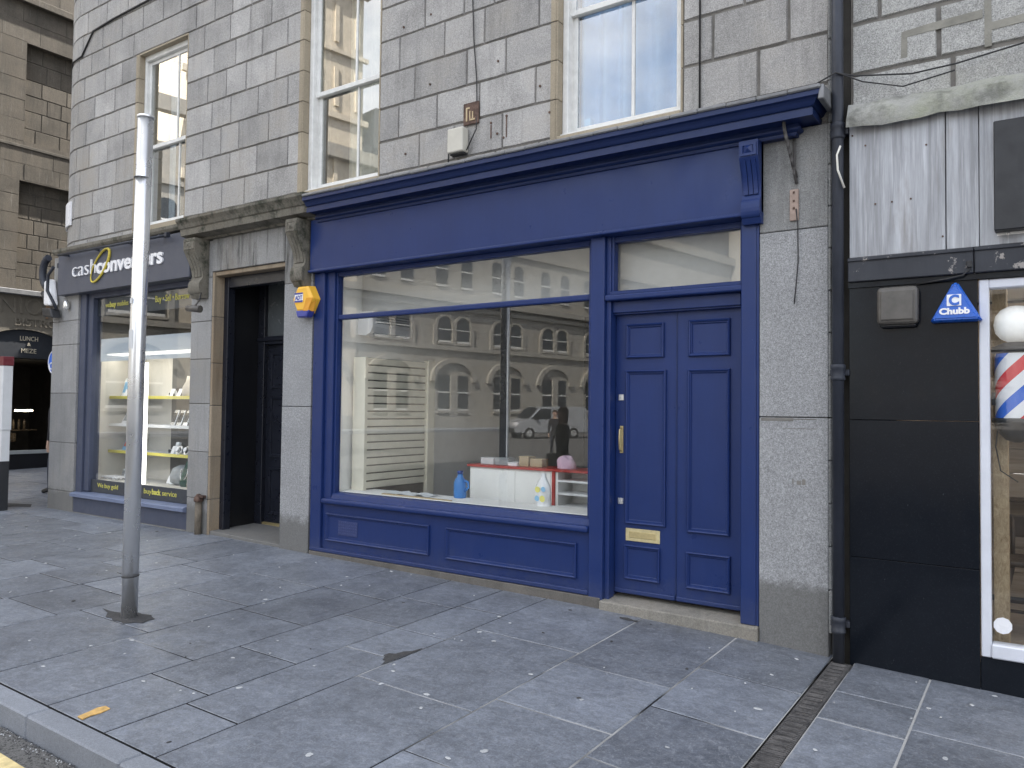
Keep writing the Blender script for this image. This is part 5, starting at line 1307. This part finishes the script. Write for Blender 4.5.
b = MB(); b.tube([(-13.0 + .185 * math.cos(a), .543, .66 + .185 * math.sin(a)) for a in [2 * math.pi * k / 28 for k in range(29)]], .008, 6)
for dx in (-.09, .09): b.tube([(-13.0 + dx + .05 * math.cos(a), .542, .60 + .05 * math.sin(a)) for a in [2 * math.pi * k / 14 for k in range(15)]], .01, 6)
b.tube([(-13.02, .542, .60), (-12.98, .542, .70), (-12.88, .542, .70), (-12.84, .542, .60)], .01, 6); b.build('symbol', m_whitegloss, T)
b = MB(); b.tube([(-12.86, .60, gz(-12.9)), (-12.86, .60, .95)], .03, 12); b.build('pole', m_steel, T)

T = thing('lane_shade_block', 'plain grey stone block added at the lane end to shade the lane', 'building', (-15.6, 18, -1.5))  # unseen block added to keep the sun off the lane paving
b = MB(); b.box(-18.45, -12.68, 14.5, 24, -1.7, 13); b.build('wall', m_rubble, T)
b = MB(); b.box(-16.3, -15.2, 14.46, 14.52, -1.5, .8); b.build('door', m_blackdoor, T)
# ------------------------------------------------------------------ people
def person(loc, rz, label, coat, trous, stride=.12, bag=False, hairlen=.0, sc=1.0):
    T = thing('person', label, 'person', loc)
    j = {'pel': (0, 0, .95, .125), 'wai': (0, 0, 1.1, .12), 'che': (0, -.01, 1.3, .15), 'nec': (0, 0, 1.48, .055), 'hd0': (0, -.015, 1.56, .065), 'hd1': (0, -.025, 1.66, .092), 'hd2': (0, -.02, 1.74, .06)}
    for s, n in ((-1, 'l'), (1, 'r')):
        k = stride * s
        j['hip' + n] = (.09 * s, 0, .90, .095); j['kne' + n] = (.10 * s, -k * .6 - .02, .50, .062); j['ank' + n] = (.10 * s, -k + .02, .09, .042); j['toe' + n] = (.11 * s, -k - .15, .035, .035)
        j['sho' + n] = (.18 * s, 0, 1.41, .068); j['elb' + n] = (.235 * s, .02 + k * .3, 1.12, .05); j['wri' + n] = (.23 * s, -.06 + k * .5, .88, .033); j['han' + n] = (.225 * s, -.08 + k * .5, .80, .03)
    E = [('pel', 'wai'), ('wai', 'che'), ('che', 'nec'), ('nec', 'hd0'), ('hd0', 'hd1'), ('hd1', 'hd2')]
    for n in 'lr': E += [('pel', 'hip' + n), ('hip' + n, 'kne' + n), ('kne' + n, 'ank' + n), ('ank' + n, 'toe' + n), ('che', 'sho' + n), ('sho' + n, 'elb' + n), ('elb' + n, 'wri' + n), ('wri' + n, 'han' + n)]
    for s, n in ((-1, 'l'), (1, 'r')):           # five fingers
        hx, hy, hz, _ = j['han' + n]
        for i in range(4):
            dy = -.03 + i * .02; ln = (.075, .085, .08, .06)[i]
            j['f%d' % i + n] = (hx - .004 * s, hy + dy, hz - .02, .0105); j['g%d' % i + n] = (hx - .012 * s, hy + dy - .004, hz - .02 - ln, .0085)
            E += [('han' + n, 'f%d' % i + n), ('f%d' % i + n, 'g%d' % i + n)]
        j['th' + n] = (hx - .01 * s, hy - .05, hz - .035, .010); E.append(('han' + n, 'th' + n))
    names = list(j); me = bpy.data.meshes.new('body'); me.from_pydata([j[n][:3] for n in names], [(names.index(a), names.index(c_)) for a, c_ in E], [])
    o = bpy.data.objects.new('body_tmp', me); C.objects.link(o)
    md = o.modifiers.new('s', 'SKIN')
    for n, sv in zip(names, me.skin_vertices[0].data): sv.radius = (j[n][3], j[n][3]); sv.use_root = (n == 'pel')
    sd = o.modifiers.new('d', 'SUBSURF'); sd.levels = 2; sd.render_levels = 2
    dg = bpy.context.evaluated_depsgraph_get(); dg.update()
    m2 = bpy.data.meshes.new_from_object(o.evaluated_get(dg)); bpy.data.objects.remove(o)
    m2.materials.clear()
    for m in (coat, trous, m_skin, m_shoe): m2.materials.append(m)
    for v in m2.vertices:                         # fuller coat, flattened chest
        if .8 < v.co.z < 1.45 and abs(v.co.x) < .2: v.co.y *= .85
    for p in m2.polygons:
        z, x = p.center.z, abs(p.center.x); p.use_smooth = True
        p.material_index = 2 if z > 1.47 or (x > .17 and z < .90) else 0 if z > .82 else 3 if z < .10 else 1
    Mx = Matrix.Translation(loc) @ Matrix.Rotation(rz, 4, 'Z') @ Matrix.Scale(sc, 4)
    def put(mesh): 
        mesh.transform(Mx); return mesh
    body = link('body', put(m2), T)
    b = MB()                                     # hair, then face
    b.lathe([(.078, -.10 - hairlen), (.1, -.02), (.104, .03), (.085, .085), (.04, .115), (.005, .12)], (0, .012, 1.685), 16)
    for v in b.bm.verts:
        if v.co.y < -.03 and v.co.z < 1.715: v.co.y = -.0 + (v.co.y + .03) * .1
    b.xform(Mx); b.build('hair', m_hair, T)
    b = MB(); b.lathe([(.006, 0), (.014, .005), (.01, .02), (.004, .035)], (0, -.118, 1.635), 8); b.box(-.022, .022, -.108, -.100, 1.595, 1.603)
    for s in (-1, 1): b.tube([(.034 * s, -.108, 1.672), (.034 * s, -.10, 1.672)], .009, 8)
    for s in (-1, 1): b.tube([(.092 * s, -.01, 1.64), (.098 * s, -.005, 1.67)], [.012, .018], 8)
    b.xform(Mx); b.build('face', [simple('face_detail', (.34, .20, .16), .5)], T)
    if bag:
        q = thing('tote_bag', 'pale canvas tote bag held beside the walker out on the square', 'bag', (0, 0, 0))
        b = MB(); b.box(.27, .33, -.2, .14, .55, .92, 0, .02, None, 2); b.xform(Mx); b.build('body', m_bagc, q)
        b = MB(); b.tube([(.30, -.12, .91), (.25, -.08, 1.2), (.20, -.02, 1.44), (.25, .05, 1.2), (.30, .06, .91)], .01, 6); b.xform(Mx); b.build('strap', m_bagc, q)
    return T
person((-13.60, .98, gz(-13.55)), R(-78), 'person standing behind the corner pier with one black shoe showing', m_coat, m_trous, .13)
person((-7.45, -6.8, gz(-7.45) - .22), R(215), 'person in a dark coat walking on the road in front of the shop', m_coat, m_trous, .15, True, .12)
person((-15.3, -19.5, gz(-15) - .30), R(160), 'person in dark clothes standing farther out on the road', m_coat, m_trous, .08)

# ------------------------------------------------------------------ van parked on the far street (seen in the glass)
def van(loc, rz):
    T = thing('delivery_van', 'silver delivery van on the far side of the square', 'van', loc)
    M_ = Matrix.Translation(loc) @ Matrix.Rotation(rz, 4, 'Z')
    pr = [(-2.45, .35), (-2.5, .75), (-2.35, 1.0), (-1.55, 1.2), (-.85, 1.88), (-.6, 1.95), (2.35, 1.95), (2.45, 1.8), (2.48, .35)]
    b = MB(); b.prism(pr, 'y', -.92, .92)
    bmesh.ops.bevel(b.bm, geom=b.bm.edges[:], offset=.06, segments=2, affect='EDGES'); b.xform(M_); b.build('body', m_van, T, True)
    for s in (-1, 1):
        b = MB(); b.prism([(-1.45, 1.22), (-.82, 1.82), (-.1, 1.82), (-.1, 1.2)], 'y', .905 * s, .935 * s); b.xform(M_); b.build('side_window', m_oppdark, T)
        b = MB(); b.box(-2.47, -2.2, .55 * s, .90 * s, .78, .98, 0, .03); b.xform(M_); b.build('headlight', m_whitegloss, T)
        for x in (-1.55, 1.5):
            b = MB(); b.tube([(x, .72 * s, .34), (x, .95 * s, .34)], .34, 22); b.xform(M_); w = b.build('wheel', m_tyre, T)
            b = MB(); b.tube([(x, .93 * s, .34), (x, .96 * s, .34)], .2, 18); b.xform(M_); b.build('rim', m_steel, w)
        b = MB(); b.box(-1.2, -1.05, .98 * s, 1.15 * s, 1.15, 1.38, 0, .03); b.xform(M_); b.build('mirror', m_signblack, T)
    b = MB(); b.face([(-1.56, -.78, 1.225), (-1.56, .78, 1.225), (-.9, .74, 1.87), (-.9, -.74, 1.87)]); b.xform(M_ @ Matrix.Translation((-.035, 0, .035))); b.build('windscreen', m_oppdark, T)
    b = MB(); b.box(-2.52, -2.46, -.75, .75, .38, .66, 0, .02); b.xform(M_); b.build('grille', m_signblack, T)
van((-25.5, -35.2, -1.78), R(-60))

# ------------------------------------------------------------------ buildings across the square (seen in the glass)
def facade_frame(P0, d):                        # local (s along, out, z)
    d = Vector((*d, 0)).normalized(); nrm = Vector((-d.y, d.x, 0))
    return Matrix(((d.x, nrm.x, 0, P0[0]), (d.y, nrm.y, 0, P0[1]), (0, 0, 1, 0), (0, 0, 0, 1)))
OB = thing('sandstone_building', 'long pale sandstone building with arched windows on the far side of the square', 'building', (-40, -50, -1.6))
FM = facade_frame((-40, -35), (.18, -.984))     # s runs away from the shop, +out faces the square
FM2 = FM
def far_win(s0, s1, z0, z1, arch=0., sill=True, pale=.0, pr=m_oppdark):
    b = MB()
    if arch:
        n = 10; c0 = (s0 + s1) / 2; r = (s1 - s0) / 2
        pts = [(s0, z0), (s1, z0)] + [(c0 + r * math.cos(math.pi * k / n), z1 - arch + arch * math.sin(math.pi * k / n)) for k in range(n + 1)]
    else: pts = [(s0, z0), (s1, z0), (s1, z1), (s0, z1)]
    b.prism(pts, 'y', .02, .06)
    b.xform(FM); w = b.build('window', pr, OB)
    b = MB(); b.box(s0 - .03, s1 + .03, .05, .10, z0 + (z1 - z0) * .5, z0 + (z1 - z0) * .54); b.box(s0, s1, .05, .12, z0, z0 + .16); b.xform(FM); b.build('sash_bar', m_white, w)
    if sill:
        b = MB(); b.box(s0 - .1, s1 + .1, .0, .22, z0 - .18, z0 - .02); b.xform(FM); b.build('sill', m_oppstone, w)
def surround(b, s0, s1, z0, z1, arch, w, out):
    n = 12; c0 = (s0 + s1) / 2; r = (s1 - s0) / 2
    for k in range(n):
        a0, a1 = math.pi * k / n, math.pi * (k + 1) / n
        p = [(c0 + q * math.cos(a), z1 - arch + q * arch / r * math.sin(a)) for a in (a0, a1) for q in (r, r + w)]
        (x0, y0), (x1, y1), (x2, y2), (x3, y3) = p
        b.hexa([(x0, 0, y0), (x1, 0, y1), (x3, 0, y3), (x2, 0, y2), (x0, out, y0), (x1, out, y1), (x3, out, y3), (x2, out, y2)], 0)
b = MB()
b.box(-30, -14, -14, 0, -2, 15.5); b.box(-1.5, 62, -14, 0, -2, 18.0)
for z0, z1, o in ((4.55, 4.9, .22), (7.75, 8.1, .25), (8.3, 8.75, .55), (-2, -.6, .18), (13.0, 13.3, .2), (17.2, 18.1, .6)): b.box(-30, 62, 0, o, z0, z1)
bays = [1.6 + 6.0 * i - 24 for i in range(14)]
for c_ in bays:
    surround(b, c_ - 1.95, c_ + 1.95, -1, 3.6, 1.5, .45, .25)
    surround(b, c_ - 1.68, c_ - .22, 5.1, 7.2, .72, .22, .15); surround(b, c_ + .22, c_ + 1.68, 5.1, 7.2, .72, .22, .15)
    b.box(c_ - .2, c_ + .2, 0, .18, 4.9, 6.5); b.box(c_ - 2.1, c_ - 1.75, 0, .16, 4.9, 6.5); b.box(c_ + 1.75, c_ + 2.1, 0, .16, 4.9, 6.5)
    b.box(c_ - .35, c_ + .35, 0, .2, -.6, 2.6)
b.xform(FM); b.build('wall', m_oppstone, OB)
for i, c_ in enumerate(bays):
    for s in (-1, 1):
        far_win(c_ + s * .95 - .58, c_ + s * .95 + .58, -.2, 2.6, 0, True)
        far_win(c_ + s * .95 - .62, c_ + s * .95 + .62, 5.15, 7.1, .6, True)
        if i % 1 == 0: far_win(c_ + s * 1.3 - .55, c_ + s * 1.3 + .55, 9.5, 12.2, .3, False)
b = MB()
b.prism([(-1.4, 18.0), (62, 18.0), (62, 18.4), (60, 22), (0, 22), (-1.4, 18.4)], 'y', -10, -.5); b.xform(FM); b.build('roof', m_slate, OB)
b = MB(); b.box(-14, -1.52, -13.9, .04, -2, 30)
for z0, z1, o in ((29.2, 30.2, .7), (20, 20.4, .3), (24.6, 24.9, .3), (13.5, 14.1, .4)): b.box(-14.4, -1.2, .04, o, z0, z1)
for k in range(4):
    for z0, z1 in ((14.6, 17.8), (20.9, 23.6), (25.4, 28.2)): b.box(-13.2 + k * 3.1, -12.9 + k * 3.1, .04, .2, z0, z1); b.box(-11.5 + k * 3.1, -11.2 + k * 3.1, .04, .2, z0, z1)
b.xform(FM); b.build('corner_tower', granite('pale_limestone', (.60, .54, .44), .1, .1, 60, None, .1, None, .12, .3), OB)
b = MB()                                       # corner turret on a stepped corbel
cx_, cy_ = 53, .6
b.lathe([(.25, 12.6), (.5, 13.0), (.6, 13.5), (1.0, 13.7), (1.05, 14.2), (1.5, 14.4), (1.55, 15), (2.0, 15.2), (2.0, 22), (2.2, 22.3), (.1, 27)], (cx_, cy_, 0), 24, 0, False); b.xform(FM); b.build('turret', m_oppstone, OB)
def block(name, label, x0, x1, y0, y1, h, mat, ncol, facing='y'):
    T = thing(name, label, 'building', ((x0 + x1) / 2, (y0 + y1) / 2, -2))
    b = MB(); b.box(x0, x1, y0, y1, -2.2, h); b.box(x0 - .3, x1 + .3, y1 - .2, y1 + .5, h - .8, h)
    for z in (3.4, 8): b.box(x0, x1, y1, y1 + .2, z, z + .3)
    b.build('wall', mat, T)
    w = (x1 - x0) / ncol
    for i in range(ncol):
        for z0, hh in ((-1, 3), (4.5, 2.6), (9.2, 2.4), (12.8, 2.2)):
            if z0 + hh < h - 1:
                b = MB(); b.box(x0 + w * (i + .25), x0 + w * (i + .75), y1 - .05, y1 + .04, z0, z0 + hh); wn = b.build('window', m_oppdark, T)
                b = MB(); b.box(x0 + w * (i + .22), x0 + w * (i + .78), y1 + .02, y1 + .16, z0 - .15, z0); b.build('sill', mat, wn)
    b = MB(); b.prism([(x0, h), (x1, h), (x1 - 1, h + 3), (x0 + 1, h + 3)], 'y', y0 + 1, y1 - .5); b.build('roof', m_slate, T)
block('granite_terrace', 'grey granite terrace closing the far end of the square', -22, 12, -122, -108, 17, m_stone, 9)
block('granite_terrace', 'dark stone terrace across the road facing the shops', 6, 46, -58, -44, 15, m_darkstone, 10)
block('granite_terrace', 'buff stone terrace at the far corner of the square', -12, 6, -66, -52, 13, m_oppstone, 5) if False else None

GROUPS = {'carton': 'cartons on the shop counter', 'watch': 'wristwatches on the third shelf', 'necklace_stand': 'green necklace stands', 'display_bust': 'pale necklace busts', 'phone': 'silver phones on the second shelf',
          'wall_cable': 'cables on the walls', 'person': 'people on the street', 'granite_terrace': 'terraces round the square', 'price_card': 'small cards by the light strip', 'loose_wire': 'loose wires beside the downpipe'}
for o in C.objects:
    g = GROUPS.get(o.name.split('.')[0])
    if g and o.parent is None and 'category' in o: o['group'] = g

# ------------------------------------------------------------------ world, sun, camera
W = bpy.data.worlds.new('World'); S.world = W; W.use_nodes = True
nt = W.node_tree; nt.nodes.clear()
EL, AZ = R(44), R(12)
sky = nt.nodes.new('ShaderNodeTexSky'); sky.sky_type = 'NISHITA'; sky.sun_disc = False; sky.sun_elevation = EL; sky.sun_rotation = AZ
sky.air_density = 1.0; sky.dust_density = 2.0; sky.ozone_density = 1.0
tc = nt.nodes.new('ShaderNodeTexCoord'); mp = nt.nodes.new('ShaderNodeMapping'); mp.inputs['Scale'].default_value = (1, 1, 2.2)
nz = nt.nodes.new('ShaderNodeTexNoise'); nz.inputs['Scale'].default_value = 2.3; nz.inputs['Detail'].default_value = 7; nz.inputs['Roughness'].default_value = .58
mr = nt.nodes.new('ShaderNodeMapRange'); mr.inputs[1].default_value = .40; mr.inputs[2].default_value = .62; mr.inputs[4].default_value = .85
mx = nt.nodes.new('ShaderNodeMix'); mx.data_type = 'RGBA'; mx.inputs[7].default_value = (6.6, 6.55, 6.5, 1)
bg = nt.nodes.new('ShaderNodeBackground'); bg.inputs[1].default_value = .12
ow = nt.nodes.new('ShaderNodeOutputWorld')
L = nt.links.new
L(tc.outputs['Generated'], mp.inputs[0]); L(mp.outputs[0], nz.inputs['Vector']); L(nz.outputs['Fac'], mr.inputs[0]); L(mr.outputs[0], mx.inputs[0]); L(sky.outputs[0], mx.inputs[6]); hs = nt.nodes.new('ShaderNodeHueSaturation'); hs.inputs['Saturation'].default_value = .62; L(mx.outputs[2], hs.inputs['Color']); L(hs.outputs[0], bg.inputs[0]); L(bg.outputs[0], ow.inputs[0])
sd = bpy.data.lights.new('sun', 'SUN'); sd.energy = 4.2; sd.angle = R(.6); sd.color = (1, .94, .85)
so = bpy.data.objects.new('sun', sd); C.objects.link(so)
dv = Vector((math.sin(AZ) * math.cos(EL), math.cos(AZ) * math.cos(EL), math.sin(EL)))
so.rotation_euler = dv.to_track_quat('Z', 'Y').to_euler(); so.location = dv * 60

cam = bpy.data.cameras.new('camera'); co = bpy.data.objects.new('camera', cam); C.objects.link(co)
yaw, pit, rol = 0.599256, 0.0320582, 0.0117383
fw = Vector((-math.sin(yaw) * math.cos(pit), math.cos(yaw) * math.cos(pit), math.sin(pit)))
r0 = Vector((math.cos(yaw), math.sin(yaw), 0)); u0 = r0.cross(fw)
rx = r0 * math.cos(rol) + u0 * math.sin(rol); ux = -r0 * math.sin(rol) + u0 * math.cos(rol)
Mc = Matrix((rx, ux, -fw)).transposed().to_4x4(); Mc.translation = (0, -5.6, 0)
co.matrix_world = Mc
cam.sensor_width = 36; cam.lens = 782.44 / 1024 * 36; cam.clip_end = 3000; cam.clip_start = .05
S.camera = co
S.view_settings.view_transform = 'Standard'; S.view_settings.look = 'None'; S.view_settings.exposure = 2.2; S.view_settings.gamma = 1
S.render.engine = 'CYCLES'; S.cycles.use_denoising = True; S.cycles.max_bounces = 8; S.cycles.transparent_max_bounces = 16
